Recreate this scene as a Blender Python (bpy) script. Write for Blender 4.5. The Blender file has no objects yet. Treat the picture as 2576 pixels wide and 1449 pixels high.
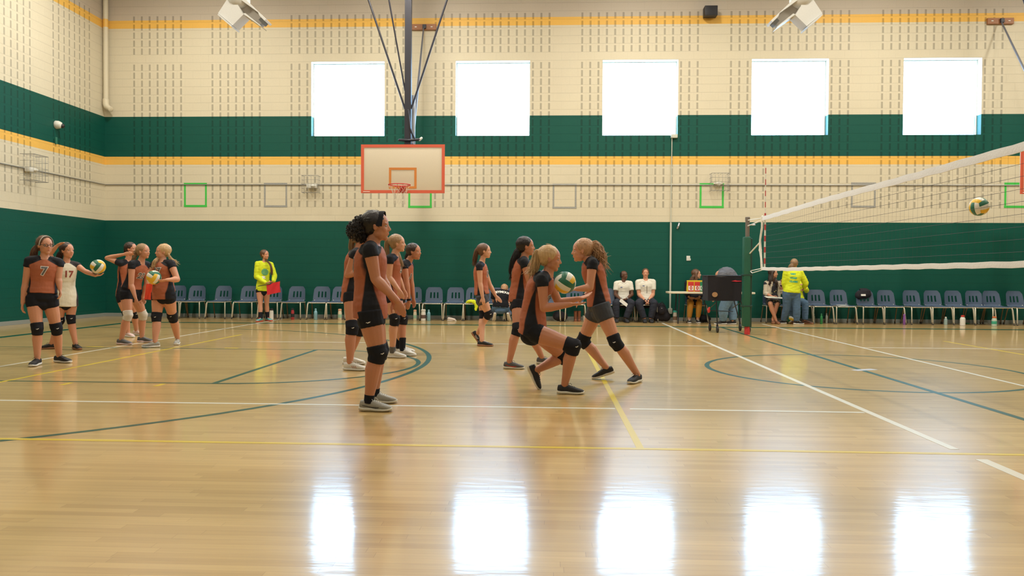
import bpy, bmesh, math, random
from mathutils import Vector, Matrix, noise
from mathutils.bvhtree import BVHTree
random.seed(7)
V = Vector
PI = math.pi
SC = bpy.context.scene
COL = SC.collection

# ---------------------------------------------------------------- camera, world, exposure
FPX = 1973.75
YAW, PIT, ROL = .0447, -.0177, .0058
CAM = V((0, -19.6357, 1.1423))
def _frame():
    cy, sy, cp, sp, cr, sr = math.cos(YAW), math.sin(YAW), math.cos(PIT), math.sin(PIT), math.cos(ROL), math.sin(ROL)
    F = V((-sy*cp, cy*cp, sp)); R = V((cy, sy, 0)); U = R.cross(F)
    return F, R*cr+U*sr, U*cr-R*sr
CF, CR, CU = _frame()
cd = bpy.data.cameras.new('camera'); cam = bpy.data.objects.new('camera', cd); COL.objects.link(cam)
cd.sensor_width = 36; cd.lens = FPX*36/2576; cd.clip_end = 200
cam.matrix_world = Matrix(((CR.x, CU.x, -CF.x, CAM.x), (CR.y, CU.y, -CF.y, CAM.y), (CR.z, CU.z, -CF.z, CAM.z), (0, 0, 0, 1)))
SC.camera = cam
def _ray(x, y): return CF*FPX+CR*(x-1288)-CU*(y-724.5)
def at(x, y, Y):
    d = _ray(x, y); return CAM+d*((Y-CAM.y)/d.y)
def onfloor(x, y, z=0.):
    d = _ray(x, y); return CAM+d*((z-CAM.z)/d.z)

SC.view_settings.view_transform = 'Standard'; SC.view_settings.look = 'None'
SC.view_settings.gamma = 1; SC.view_settings.use_curve_mapping = False
SC.view_settings.exposure = 0.0
w = bpy.data.worlds.new('sky'); SC.world = w; w.use_nodes = True
bg = w.node_tree.nodes['Background']; bg.inputs[0].default_value = (.40, .67, 1, 1); bg.inputs[1].default_value = 20.0

XL, XR, YN, ZC = -11.32, 18.98, -22.6, 9.3
def area(name, loc, rot, sx, sy, power, color, shape='RECTANGLE', spread=PI):
    l = bpy.data.lights.new(name, 'AREA'); l.shape = shape; l.size = sx; l.size_y = sy; l.energy = power; l.color = color; l.spread = spread
    o = bpy.data.objects.new(name, l); COL.objects.link(o); o.location = loc; o.rotation_euler = rot; return o
WINX = [2.27+3.658*k for k in (-2, -1, 0, 1, 2)]
WZ0, WZ1, WHW = 4.60, 6.462, .93
for wx in WINX:      # daylight through the windows
    p = area('window_portal', (wx, .26, (WZ0+WZ1)/2), (-PI/2, 0, 0), WHW*2, WZ1-WZ0, 1, (1, 1, 1)); p.data.cycles.is_portal = True
LAMPS = [(x, y) for x in (-8.6, -3.1, 2.4, 7.9, 13.4) for y in (-3.5, -8.8, -14.5, -20)]
for lx, ly in LAMPS:
    area('high_bay_lamp', (lx, ly, ZC-.62), (0, 0, 0), .55, .55, (255 if ly > -10 else 72), (1, .94, .79), 'DISK')

# ---------------------------------------------------------------- materials
MATS = {}
def nodes_of(m):
    m.use_nodes = True; nt = m.node_tree; return nt, nt.nodes['Principled BSDF']
def mat(name, col, rough=.6, metal=0., bump=0., bscale=60., var=0., coat=0., sss=0., emit=None, alpha=None, stretch=None):
    if name in MATS: return MATS[name]
    m = bpy.data.materials.new(name); nt, b = nodes_of(m); N = nt.nodes; L = nt.links
    b.inputs['Base Color'].default_value = (*col, 1); b.inputs['Roughness'].default_value = rough; b.inputs['Metallic'].default_value = metal
    b.inputs['Coat Weight'].default_value = coat; b.inputs['Coat Roughness'].default_value = .12
    if sss: b.inputs['Subsurface Weight'].default_value = sss; b.inputs['Subsurface Radius'].default_value = (.02, .008, .005)
    tc = N.new('ShaderNodeTexCoord'); mp = N.new('ShaderNodeMapping'); L.new(tc.outputs['Object'], mp.inputs[0])
    if stretch: mp.inputs['Scale'].default_value = stretch
    nz = N.new('ShaderNodeTexNoise'); nz.inputs['Scale'].default_value = bscale; nz.inputs['Detail'].default_value = 4; L.new(mp.outputs[0], nz.inputs['Vector'])
    v = var or .06
    mx = N.new('ShaderNodeMix'); mx.data_type = 'RGBA'
    mx.inputs[6].default_value = (*[c*(1-v) for c in col], 1); mx.inputs[7].default_value = (*[min(1, c*(1+v)) for c in col], 1)
    L.new(nz.outputs['Fac'], mx.inputs[0]); L.new(mx.outputs[2], b.inputs['Base Color'])
    if bump:
        bp = N.new('ShaderNodeBump'); bp.inputs['Strength'].default_value = bump; bp.inputs['Distance'].default_value = .01
        L.new(nz.outputs['Fac'], bp.inputs['Height']); L.new(bp.outputs[0], b.inputs['Normal'])
    if emit: b.inputs['Emission Color'].default_value = (*emit[:3], 1); b.inputs['Emission Strength'].default_value = emit[3]
    MATS[name] = m; return m

class NB:  # small node helper for float maths
    def __init__(s, nt): s.nt = nt
    def _in(s, sock, v):
        if hasattr(v, 'is_output') or isinstance(v, bpy.types.NodeSocket): s.nt.links.new(v, sock)
        else: sock.default_value = v
    def m(s, op, a, b=0., c=None):
        n = s.nt.nodes.new('ShaderNodeMath'); n.operation = op; s._in(n.inputs[0], a); s._in(n.inputs[1], b)
        if c is not None: s._in(n.inputs[2], c)
        return n.outputs[0]
    def mix(s, f, a, b):
        n = s.nt.nodes.new('ShaderNodeMix'); n.data_type = 'RGBA'; s._in(n.inputs[0], f)
        for i, v in ((6, a), (7, b)):
            if isinstance(v, tuple): n.inputs[i].default_value = (*v, 1)
            else: s.nt.links.new(v, n.inputs[i])
        return n.outputs[2]
    def noise(s, vec, scale, detail=3):
        n = s.nt.nodes.new('ShaderNodeTexNoise'); n.inputs['Scale'].default_value = scale; n.inputs['Detail'].default_value = detail
        s.nt.links.new(vec, n.inputs['Vector']); return n.outputs['Fac']

U = .2032
ZG = 2.457
X0 = -10.5486
CREAM, GREEN, ORANGE = (.62, .565, .44), (.0035, .076, .058), (.76, .45, .10)
def block_wall(name, axis, off, mode):
    m = bpy.data.materials.new(name); nt, b = nodes_of(m); h = NB(nt); N = nt.nodes; L = nt.links
    tc = N.new('ShaderNodeTexCoord'); sx = N.new('ShaderNodeSeparateXYZ'); L.new(tc.outputs['Object'], sx.inputs[0])
    along = sx.outputs[axis]; z = sx.outputs[2]
    n = h.m('DIVIDE', h.m('SUBTRACT', z, ZG), U)           # band courses
    c = CREAM; col = None
    def band(lo, hi): return h.m('MULTIPLY', h.m('GREATER_THAN', n, lo), h.m('LESS_THAN', n, hi))
    col = h.mix(band(-20, 0), CREAM, GREEN)
    col = h.mix(band(7, 8), col, ORANGE); col = h.mix(band(8, 13), col, GREEN); col = h.mix(band(24, 25), col, ORANGE)
    col = h.mix(h.m('GREATER_THAN', n, 25), col, (.49, .43, .36))  # shade along the wall top, painted in as a duller cream
    var = h.noise(tc.outputs['Object'], 1.3, 4); var2 = h.noise(tc.outputs['Object'], 30, 3)
    k = h.m('MULTIPLY_ADD', var, .10, .95); k = h.m('MULTIPLY', k, h.m('MULTIPLY_ADD', var2, .08, .96))
    r = h.m('ADD', n, .29); row = h.m('FLOOR', r); fr = h.m('SUBTRACT', r, row)
    mort = h.m('MAXIMUM', h.m('LESS_THAN', fr, .045), h.m('GREATER_THAN', fr, .985))
    q = h.m('DIVIDE', h.m('SUBTRACT', along, off), U if axis == 0 else -U)
    half = h.m('MULTIPLY', h.m('ADD', q, .5), .5); half = h.m('ADD', half, h.m('MULTIPLY', row, .5)); hf = h.m('FRACT', half)
    vj = h.m('LESS_THAN', hf, .016)
    i = h.m('ROUND', q); d = h.m('ABSOLUTE', h.m('SUBTRACT', q, i))
    if mode == 'back':
        a = h.m('MULTIPLY', h.m('GREATER_THAN', i, 19.5), h.m('LESS_THAN', h.m('MODULO', h.m('SUBTRACT', i, 20), 18), 14.5))
        bb = h.m('MULTIPLY', h.m('MULTIPLY', h.m('GREATER_THAN', i, -.5), h.m('LESS_THAN', i, 16.5)), h.m('LESS_THAN', h.m('MODULO', i, 10), 6.5))
        g = h.m('MAXIMUM', a, bb)
        skip = h.m('LESS_THAN', h.m('ABSOLUTE', h.m('SUBTRACT', row, 20)), .5)
    else:
        g = h.m('MULTIPLY', h.m('GREATER_THAN', i, 4.5), h.m('LESS_THAN', h.m('MODULO', h.m('SUBTRACT', i, 5), 11), 7.5))
        skip = 0.
    rows = h.m('MULTIPLY', h.m('GREATER_THAN', row, 1.5), h.m('LESS_THAN', row, 25.5))
    sl = h.m('MULTIPLY', h.m('LESS_THAN', d, .115), h.m('MULTIPLY', h.m('LESS_THAN', fr, .80), h.m('GREATER_THAN', fr, .04)))
    sl = h.m('MULTIPLY', sl, h.m('MULTIPLY', g, rows)); sl = h.m('MULTIPLY', sl, h.m('SUBTRACT', 1., skip))
    mo = h.m('MAXIMUM', mort, h.m('MULTIPLY', vj, .5))
    k = h.m('MULTIPLY', k, h.m('MULTIPLY_ADD', mo, -.10, 1.)); k = h.m('MULTIPLY', k, h.m('MULTIPLY_ADD', sl, -.38, 1.))
    cc = N.new('ShaderNodeCombineColor')
    for j in range(3): L.new(k, cc.inputs[j])
    mm = N.new('ShaderNodeMix'); mm.data_type = 'RGBA'; mm.blend_type = 'MULTIPLY'; mm.inputs[0].default_value = 1
    L.new(col, mm.inputs[6]); L.new(cc.outputs[0], mm.inputs[7]); L.new(mm.outputs[2], b.inputs['Base Color'])
    b.inputs['Roughness'].default_value = .5; b.inputs['Specular IOR Level'].default_value = .25
    hgt = h.m('MULTIPLY_ADD', mo, -.6, h.m('MULTIPLY_ADD', sl, -1., h.m('MULTIPLY', var2, .15)))
    bp = N.new('ShaderNodeBump'); bp.inputs['Strength'].default_value = .7; bp.inputs['Distance'].default_value = .008
    L.new(hgt, bp.inputs['Height']); L.new(bp.outputs[0], b.inputs['Normal'])
    return m

def floor_mat():
    m = bpy.data.materials.new('maple_floor'); nt, b = nodes_of(m); h = NB(nt); N = nt.nodes; L = nt.links
    tc = N.new('ShaderNodeTexCoord')
    sp = N.new('ShaderNodeSeparateXYZ'); L.new(tc.outputs['Object'], sp.inputs[0])
    row = h.m('FLOOR', h.m('DIVIDE', sp.outputs[1], .0572)); fy = h.m('FRACT', h.m('DIVIDE', sp.outputs[1], .0572))
    off = h.m('FRACT', h.m('MULTIPLY', h.m('SINE', h.m('MULTIPLY', row, 12.9898)), 4375.85)); px = h.m('ADD', h.m('DIVIDE', sp.outputs[0], .9), h.m('MULTIPLY', off, 9.))
    fx = h.m('FRACT', px); cv = N.new('ShaderNodeCombineXYZ'); L.new(h.m('FLOOR', px), cv.inputs[0]); L.new(row, cv.inputs[1])
    wn = N.new('ShaderNodeTexWhiteNoise'); wn.noise_dimensions = '2D'; L.new(cv.outputs[0], wn.inputs['Vector'])
    rnd_ = h.m('POWER', wn.outputs['Value'], 1.3); pc = h.mix(rnd_, (.55, .372, .150), (.45, .292, .110))
    gap = h.m('MAXIMUM', h.m('LESS_THAN', fy, .028), h.m('LESS_THAN', fx, .0022)); pc = h.mix(h.m('MULTIPLY', gap, .55), pc, (.22, .13, .05))
    mp = N.new('ShaderNodeMapping'); mp.inputs['Scale'].default_value = (.7, 14, 1); L.new(tc.outputs['Object'], mp.inputs[0])
    n1 = h.noise(mp.outputs[0], 2.2, 6)
    mp2 = N.new('ShaderNodeMapping'); mp2.inputs['Scale'].default_value = (1.2, 90, 1); L.new(tc.outputs['Object'], mp2.inputs[0])
    n2 = h.noise(mp2.outputs[0], 3, 4)
    k = h.m('MULTIPLY', h.m('MULTIPLY_ADD', n1, .34, .83), h.m('MULTIPLY_ADD', n2, .22, .89))
    cc = N.new('ShaderNodeCombineColor')
    for j in range(3): L.new(k, cc.inputs[j])
    mm = N.new('ShaderNodeMix'); mm.data_type = 'RGBA'; mm.blend_type = 'MULTIPLY'; mm.inputs[0].default_value = 1
    L.new(pc, mm.inputs[6]); L.new(cc.outputs[0], mm.inputs[7]); L.new(mm.outputs[2], b.inputs['Base Color'])
    b.inputs['Roughness'].default_value = .30; b.inputs['IOR'].default_value = 1.45; b.inputs['Specular IOR Level'].default_value = .42
    b.inputs['Coat Weight'].default_value = .62; b.inputs['Coat Roughness'].default_value = .10; b.inputs['Coat IOR'].default_value = 1.5
    bp = N.new('ShaderNodeBump'); bp.inputs['Strength'].default_value = .25; bp.inputs['Distance'].default_value = .0006
    mp3 = N.new('ShaderNodeMapping'); mp3.inputs['Scale'].default_value = (2.5, 9, 1); L.new(tc.outputs['Object'], mp3.inputs[0])
    L.new(h.noise(mp3.outputs[0], 2.0, 2), bp.inputs['Height']); bp.inputs['Distance'].default_value = .0022
    L.new(bp.outputs[0], b.inputs['Normal']); L.new(bp.outputs[0], b.inputs['Coat Normal'])
    return m

def masked(name, ca, cb, rough=.65, cc=None):
    """cloth: colour a where the attribute 'mask' is negative, b where positive; 'mask2' adds a third colour"""
    if name in MATS: return MATS[name]
    m = bpy.data.materials.new(name); nt, b = nodes_of(m); h = NB(nt); N = nt.nodes; L = nt.links
    at_ = N.new('ShaderNodeAttribute'); at_.attribute_name = 'mask'
    f = h.m('MULTIPLY_ADD', at_.outputs['Fac'], 60., .5); f = h.m('MINIMUM', h.m('MAXIMUM', f, 0.), 1.)
    tc = N.new('ShaderNodeTexCoord'); nz = h.noise(tc.outputs['Object'], 14, 5)
    col = h.mix(f, ca, cb)
    k = h.m('MULTIPLY_ADD', nz, .22, .89); c3 = N.new('ShaderNodeCombineColor')
    for j in range(3): L.new(k, c3.inputs[j])
    mm = N.new('ShaderNodeMix'); mm.data_type = 'RGBA'; mm.blend_type = 'MULTIPLY'; mm.inputs[0].default_value = 1
    L.new(col, mm.inputs[6]); L.new(c3.outputs[0], mm.inputs[7]); L.new(mm.outputs[2], b.inputs['Base Color'])
    b.inputs['Roughness'].default_value = rough; b.inputs['Specular IOR Level'].default_value = .22
    bp = N.new('ShaderNodeBump'); bp.inputs['Strength'].default_value = .35; bp.inputs['Distance'].default_value = .01
    mp = N.new('ShaderNodeMapping'); mp.inputs['Scale'].default_value = (1, 1, 2.6); L.new(tc.outputs['Object'], mp.inputs[0])
    L.new(h.noise(mp.outputs[0], 9, 4), bp.inputs['Height']); L.new(bp.outputs[0], b.inputs['Normal'])
    MATS[name] = m; return m

# ---------------------------------------------------------------- mesh building
class MB:
    def __init__(s): s.v = []; s.f = []; s.m = []
    def add(s, vs, fs, mi=0):
        o = len(s.v); s.v += [V(a) for a in vs]; s.f += [tuple(i+o for i in f) for f in fs]; s.m += [mi]*len(fs)
    def box(s, c, d, rot=None, mi=0, bev=0.):
        hx, hy, hz = d[0]/2, d[1]/2, d[2]/2; c = V(c)
        if bev > 0:
            bm = bmesh.new(); bmesh.ops.create_cube(bm, size=1)
            for v in bm.verts: v.co = V((v.co.x*d[0], v.co.y*d[1], v.co.z*d[2]))
            bmesh.ops.bevel(bm, geom=bm.edges[:], offset=min(bev, min(d)*.45), segments=2, affect='EDGES', profile=.6)
            bm.verts.index_update(); vs = [v.co.copy() for v in bm.verts]; fs = [tuple(v.index for v in f.verts) for f in bm.faces]; bm.free()
        else:
            vs = [V((x, y, z)) for x in (-hx, hx) for y in (-hy, hy) for z in (-hz, hz)]
            fs = [(0, 1, 3, 2), (4, 6, 7, 5), (0, 4, 5, 1), (2, 3, 7, 6), (0, 2, 6, 4), (1, 5, 7, 3)]
        if rot: vs = [rot @ v for v in vs]
        s.add([v+c for v in vs], fs, mi)
    def tube(s, pts, rad, n=10, lat=None, mi=0, cap=1.):
        """rings along pts; rad = r or (ra, rb) per point; lat = lateral axis for ra"""
        pts = [V(p) for p in pts]; rad = [(r, r) if not isinstance(r, (tuple, list)) else tuple(r) for r in (rad if isinstance(rad, (list, tuple)) else [rad]*len(pts))]
        T = []
        for i in range(len(pts)):
            t = pts[min(i+1, len(pts)-1)]-pts[max(i-1, 0)]; T.append(t.normalized() if t.length > 1e-9 else V((0, 0, 1)))
        rings = []; la = V(lat) if lat is not None else None
        prev = la if la is not None else (V((0, 0, 1)) if abs(T[0].z) < .9 else V((1, 0, 0)))
        fr = []
        for t in T:
            a0 = la if la is not None else prev
            a = (a0-t*a0.dot(t))
            if a.length < 1e-4: a = V((1, .3, 0))-t*V((1, .3, 0)).dot(t)
            a.normalize(); b = t.cross(a); fr.append((a, b)); prev = a
        seq = []
        if cap > 0:
            rm = min(rad[0])*cap
            for an in (65, 35): seq.append((pts[0]-T[0]*rm*math.sin(math.radians(an)), fr[0], tuple(r*math.cos(math.radians(an)) for r in rad[0])))
        for i in range(len(pts)): seq.append((pts[i], fr[i], rad[i]))
        if cap > 0:
            rm2 = min(rad[-1])*cap
            for an in (35, 65): seq.append((pts[-1]+T[-1]*rm2*math.sin(math.radians(an)), fr[-1], tuple(r*math.cos(math.radians(an)) for r in rad[-1])))
        vs = []; fs = []
        for c, (a, b), (ra, rb) in seq:
            for k in range(n):
                th = 2*PI*k/n; vs.append(c+a*ra*math.cos(th)+b*rb*math.sin(th))
        for i in range(len(seq)-1):
            for k in range(n): fs.append((i*n+k, i*n+(k+1) % n, (i+1)*n+(k+1) % n, (i+1)*n+k))
        p0 = seq[0][0]-(T[0]*min(rad[0])*cap*.09 if cap > 0 else V()); p1 = seq[-1][0]+(T[-1]*min(rad[-1])*cap*.09 if cap > 0 else V())
        vs += [p0, p1]; a0, a1 = len(vs)-2, len(vs)-1; o = (len(seq)-1)*n
        for k in range(n): fs.append((a0, (k+1) % n, k)); fs.append((a1, o+k, o+(k+1) % n))
        s.add(vs, fs, mi)
    def ell(s, c, r, frame=None, n=14, m=9, mi=0):
        c = V(c); r = (r, r, r) if not isinstance(r, (tuple, list)) else r
        X, Y, Z = frame if frame else (V((1, 0, 0)), V((0, 1, 0)), V((0, 0, 1)))
        vs = [c+Z*r[2]]; fs = []
        for i in range(1, m):
            ph = PI*i/m
            for k in range(n):
                th = 2*PI*k/n; vs.append(c+X*r[0]*math.sin(ph)*math.cos(th)+Y*r[1]*math.sin(ph)*math.sin(th)+Z*r[2]*math.cos(ph))
        vs.append(c-Z*r[2]); e = len(vs)-1
        for k in range(n):
            fs.append((0, 1+k, 1+(k+1) % n)); fs.append((e, 1+(m-2)*n+(k+1) % n, 1+(m-2)*n+k))
        for i in range(m-2):
            for k in range(n): fs.append((1+i*n+k, 1+(i+1)*n+k, 1+(i+1)*n+(k+1) % n, 1+i*n+(k+1) % n))
        s.add(vs, fs, mi)
    def lathe(s, c, prof, n=20, mi=0, axis=None):
        """prof = [(r, z)] from bottom to top, closed at the ends"""
        s.tube([V(c)+V((0, 0, z)) for r, z in prof], [max(r, 1e-4) for r, z in prof], n=n, lat=(1, 0, 0), mi=mi, cap=0)
    def prism(s, poly, z0, z1, mi=0):
        n = len(poly); vs = [V((x, y, z0)) for x, y in poly]+[V((x, y, z1)) for x, y in poly]
        s.add(vs, [tuple(reversed(range(n))), tuple(range(n, 2*n))]+[(i, (i+1) % n, n+(i+1) % n, n+i) for i in range(n)], mi)
    def mesh(s, name, base=V((0, 0, 0)), smooth=True):
        me = bpy.data.meshes.new(name); me.from_pydata([v-base for v in s.v], [], s.f)
        if any(s.m): me.polygons.foreach_set('material_index', s.m)
        if smooth: me.polygons.foreach_set('use_smooth', [True]*len(me.polygons))
        me.update(); return me
    def build(s, name, mats, parent=None, base=None, loc=None, smooth=True, recalc=True):
        base = base if base is not None else V((0, 0, 0))
        me = s.mesh(name, base, smooth)
        if recalc:
            bm = bmesh.new(); bm.from_mesh(me); bmesh.ops.recalc_face_normals(bm, faces=bm.faces[:]); bm.to_mesh(me); bm.free()
        if smooth:
            try: me.set_sharp_from_angle(angle=math.radians(42))
            except Exception: pass
        o = bpy.data.objects.new(name, me); COL.objects.link(o)
        for mm in (mats if isinstance(mats, (list, tuple)) else [mats]): me.materials.append(mm)
        if parent: o.parent = parent
        elif loc is None: o.location = base
        if loc is not None: o.location = loc
        return o

def fuse(mb, voxel, smooth=4, factor=.5):
    """one continuous surface from overlapping closed shapes"""
    me = mb.mesh('tmp'); o = bpy.data.objects.new('tmp', me); COL.objects.link(o)
    r = o.modifiers.new('r', 'REMESH'); r.mode = 'VOXEL'; r.voxel_size = voxel; r.use_smooth_shade = True
    if smooth: sm = o.modifiers.new('s', 'SMOOTH'); sm.factor = factor; sm.iterations = smooth
    dg = bpy.context.evaluated_depsgraph_get(); out = bpy.data.meshes.new_from_object(o.evaluated_get(dg), depsgraph=dg)
    bpy.data.objects.remove(o); bpy.data.meshes.remove(me); return out
def link_mesh(name, me, mats, parent=None, base=None):
    me.name = name
    if base is not None: me.transform(Matrix.Translation(-base))
    me.polygons.foreach_set('use_smooth', [True]*len(me.polygons))
    me.materials.clear()
    for mm in (mats if isinstance(mats, (list, tuple)) else [mats]): me.materials.append(mm)
    o = bpy.data.objects.new(name, me); COL.objects.link(o)
    if parent: o.parent = parent
    elif base is not None: o.location = base
    return o
def tag(o, label, cat=None, group=None, kind=None):
    o['label'] = label
    if cat: o['category'] = cat
    if group: o['group'] = group
    if kind: o['kind'] = kind
    return o
def empty(name, loc, rz=0.):
    o = bpy.data.objects.new(name, None); COL.objects.link(o); o.location = loc; o.rotation_euler = (0, 0, rz); o.empty_display_size = .1; return o
def copy_tree(o, parent=None):
    c = o.copy(); COL.objects.link(c); c.parent = parent
    for ch in list(o.children): copy_tree(ch, c)
    return c

def text_mesh(body, size, bold=0.):
    cu = bpy.data.curves.new('t', 'FONT'); cu.body = body; cu.size = size; cu.align_x = 'CENTER'; cu.align_y = 'CENTER'; cu.offset = bold; cu.resolution_u = 3
    o = bpy.data.objects.new('t', cu); COL.objects.link(o); dg = bpy.context.evaluated_depsgraph_get()
    me = bpy.data.meshes.new_from_object(o.evaluated_get(dg)); bpy.data.objects.remove(o); return me
def flat_text(name, body, size, m, origin, uax, vax, parent=None, bold=0., thick=.002, sx=1.):
    me = text_mesh(body, size, bold); n = uax.cross(vax).normalized(); base = V(origin)
    bm = bmesh.new(); bm.from_mesh(me)
    r = bmesh.ops.extrude_face_region(bm, geom=bm.faces[:])
    for v in [g for g in r['geom'] if isinstance(g, bmesh.types.BMVert)]: v.co.z += thick
    for v in bm.verts: v.co = base+uax*v.co.x*sx+vax*v.co.y+n*v.co.z
    bmesh.ops.recalc_face_normals(bm, faces=bm.faces[:]); bm.to_mesh(me); bm.free()
    me.materials.append(m); o = bpy.data.objects.new(name, me); COL.objects.link(o); o.parent = parent; return o
def poly_mesh(polys):
    me = bpy.data.meshes.new('p'); vs = []; fs = []
    for p in polys: o = len(vs); vs += [(x, y, 0) for x, y in p]; fs.append(tuple(range(o, o+len(p))))
    me.from_pydata(vs, [], fs); return me
def decal(name, me, m, target, origin, N, Uax, parent, sx=1., lift=.003, local=V((0, 0, 0))):
    """lays a flat outline on a curved surface; target mesh is in the same local space as origin"""
    N = N.normalized(); Uax = (Uax-N*Uax.dot(N)).normalized(); Vax = N.cross(Uax)
    bvh = BVHTree.FromPolygons([v.co for v in target.vertices], [tuple(p.vertices) for p in target.polygons])
    bm = bmesh.new(); bm.from_mesh(me); bmesh.ops.triangulate(bm, faces=bm.faces[:])
    for _ in range(2):
        bmesh.ops.subdivide_edges(bm, edges=[e for e in bm.edges if e.calc_length() > .012], cuts=1, use_grid_fill=False)
        bmesh.ops.triangulate(bm, faces=bm.faces[:])
    for v in bm.verts:
        p = origin+Uax*v.co.x*sx+Vax*v.co.y
        hit, hn, _, _ = bvh.ray_cast(p+N*.25, -N, .6)
        v.co = (hit+N*lift) if hit else p
    bm.to_mesh(me); bm.free(); me.materials.clear(); me.materials.append(m)
    o = bpy.data.objects.new(name, me); COL.objects.link(o); o.parent = parent; return o
# ---------------------------------------------------------------- people
SKIN = {'a': (.56, .265, .165), 'b': (.50, .215, .125), 'c': (.60, .31, .20), 'd': (.11, .045, .025), 'e': (.40, .17, .095)}
HAIRC = {'black': (.012, .008, .010), 'dark': (.035, .018, .013), 'brown': (.12, .055, .028), 'blonde': (.52, .34, .17), 'dirty': (.30, .18, .09), 'ginger': (.46, .26, .14)}
RUST, BLACKC = (.37, .115, .060), (.010, .011, .017)
def skin(k): return mat('skin_'+k, SKIN[k], .5, sss=.12, bump=.05, bscale=120, var=.07)
def hairm(k): return mat('hair_'+k, HAIRC[k], .45, bump=.6, bscale=70, var=.35, stretch=(1, 1, .25))
BLK = mat('black_fabric', BLACKC, .75, bump=.3, bscale=25)
WHT = mat('white_print', (.75, .74, .72), .6)
JERSEY = masked('rust_jersey', RUST, BLACKC)
WJERSEY = masked('cream_jersey', (.66, .62, .52), (.03, .025, .03))
REDM = mat('maroon_print', (.25, .04, .03), .6)
BLK.node_tree.nodes['Principled BSDF'].inputs['Specular IOR Level'].default_value = .2
EYEW = mat('eye_white', (.36, .31, .28), .3); EYED = mat('eye_iris', (.03, .018, .012), .15)
LIP = mat('lip_skin', (.50, .15, .12), .45); BROW = mat('eyebrow_hair', (.09, .045, .025), .8)

DBG = None
def lerp(a, b, t): return a+(b-a)*t
TORSO = [(-.14, .085, .075), (-.03, .148, .108), (.10, .158, .112), (.28, .130, .100), (.42, .121, .096), (.58, .131, .106), (.73, .146, .111), (.86, .143, .093), (.95, .095, .066), (1.01, .055, .05)]
def tor(t):
    for i in range(len(TORSO)-1):
        a, b = TORSO[i], TORSO[i+1]
        if t <= b[0]: k = max(0, (t-a[0])/(b[0]-a[0])); return lerp(a[1], b[1], k), lerp(a[2], b[2], k)
    return TORSO[-1][1:]
def rot_about(v, ax, deg): return Matrix.Rotation(math.radians(deg), 3, ax) @ v
def dirv(yaw, pitch=0.): y, p = math.radians(yaw), math.radians(pitch); return V((math.cos(y)*math.cos(p), math.sin(y)*math.cos(p), math.sin(p)))

def hand(mb, wr, d, n, s, curl, side, spread=6., thumb=35.):
    """wr wrist, d towards the fingers, n palm normal, side +1 left / -1 right"""
    d = d.normalized(); n = (n-d*n.dot(d)).normalized(); x = d.cross(n)*side     # x towards the thumb
    pts = [wr-d*.01*s, wr+d*.02*s, wr+d*.05*s, wr+d*.078*s]
    mb.tube(pts, [(.022*s, .017*s), (.030*s, .016*s), (.036*s, .0145*s), (.034*s, .0125*s)], n=12, lat=x)
    for k, (ox, L, a) in enumerate(((.027, .070, -1.), (.009, .078, -.3), (-.009, .073, .4), (-.026, .058, 1.2))):
        b = wr+d*(.078-.004*abs(k-1))*s+x*ox*s; dd = rot_about(d, n, -a*spread*side); P = [b-dd*.012*s, b]; c = dd
        for j, seg in enumerate((.44, .31, .25)):
            c = rot_about(c, x, (curl*(1.+.25*j))*(1 if (rot_about(c, x, 1)-c).dot(n) > 0 else -1)); P.append(P[-1]+c*L*seg*s)
        mb.tube(P, [.0088*s, .0088*s, .0082*s, .0075*s, .0066*s], n=8)
    b = wr+d*.022*s+x*.022*s; td = (d*math.cos(math.radians(thumb+12))+x*math.sin(math.radians(thumb+12))+n*.25).normalized()
    t2 = (d*math.cos(math.radians(thumb-14))+x*math.sin(math.radians(thumb-14))+n*.3).normalized()
    mb.tube([b-td*.012*s, b+td*.032*s, b+td*.032*s+t2*.028*s, b+td*.032*s+t2*.05*s], [.0115*s, .0105*s, .0092*s, .0075*s], n=8)

def head(mb, c, f, u, s):
    l = u.cross(f); fr = (f, l, u)
    P = lambda x, y, z: c+(f*x+l*y+u*z)*s
    E = lambda x, y, z, rx, ry, rz, **k: mb.ell(P(x, y, z), (rx*s, ry*s, rz*s), fr, **k)
    E(-.012, 0, .025, .093, .075, .088, n=20, m=12); E(.018, 0, -.026, .064, .060, .078, n=20, m=12)
    E(.055, 0, -.084, .023, .022, .021); E(.028, 0, -.066, .042, .041, .030)
    for q in (-1, 1):
        E(.043, q*.032, -.022, .031, .024, .030); E(.014, q*.040, -.052, .040, .019, .030)
        E(-.006, q*.075, -.008, .014, .007, .025); E(-.010, q*.078, .006, .011, .006, .011); E(.084, q*.010, -.026, .009, .007, .007)
        E(.067, q*.030, .022, .012, .021, .007)
    mb.tube([P(.074, 0, .016), P(.084, 0, -.006), P(.092, 0, -.021)], [.007*s, .009*s, .0105*s], n=8)
    E(.074, 0, -.047, .010, .021, .007); E(.072, 0, -.058, .010, .019, .007)

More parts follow.
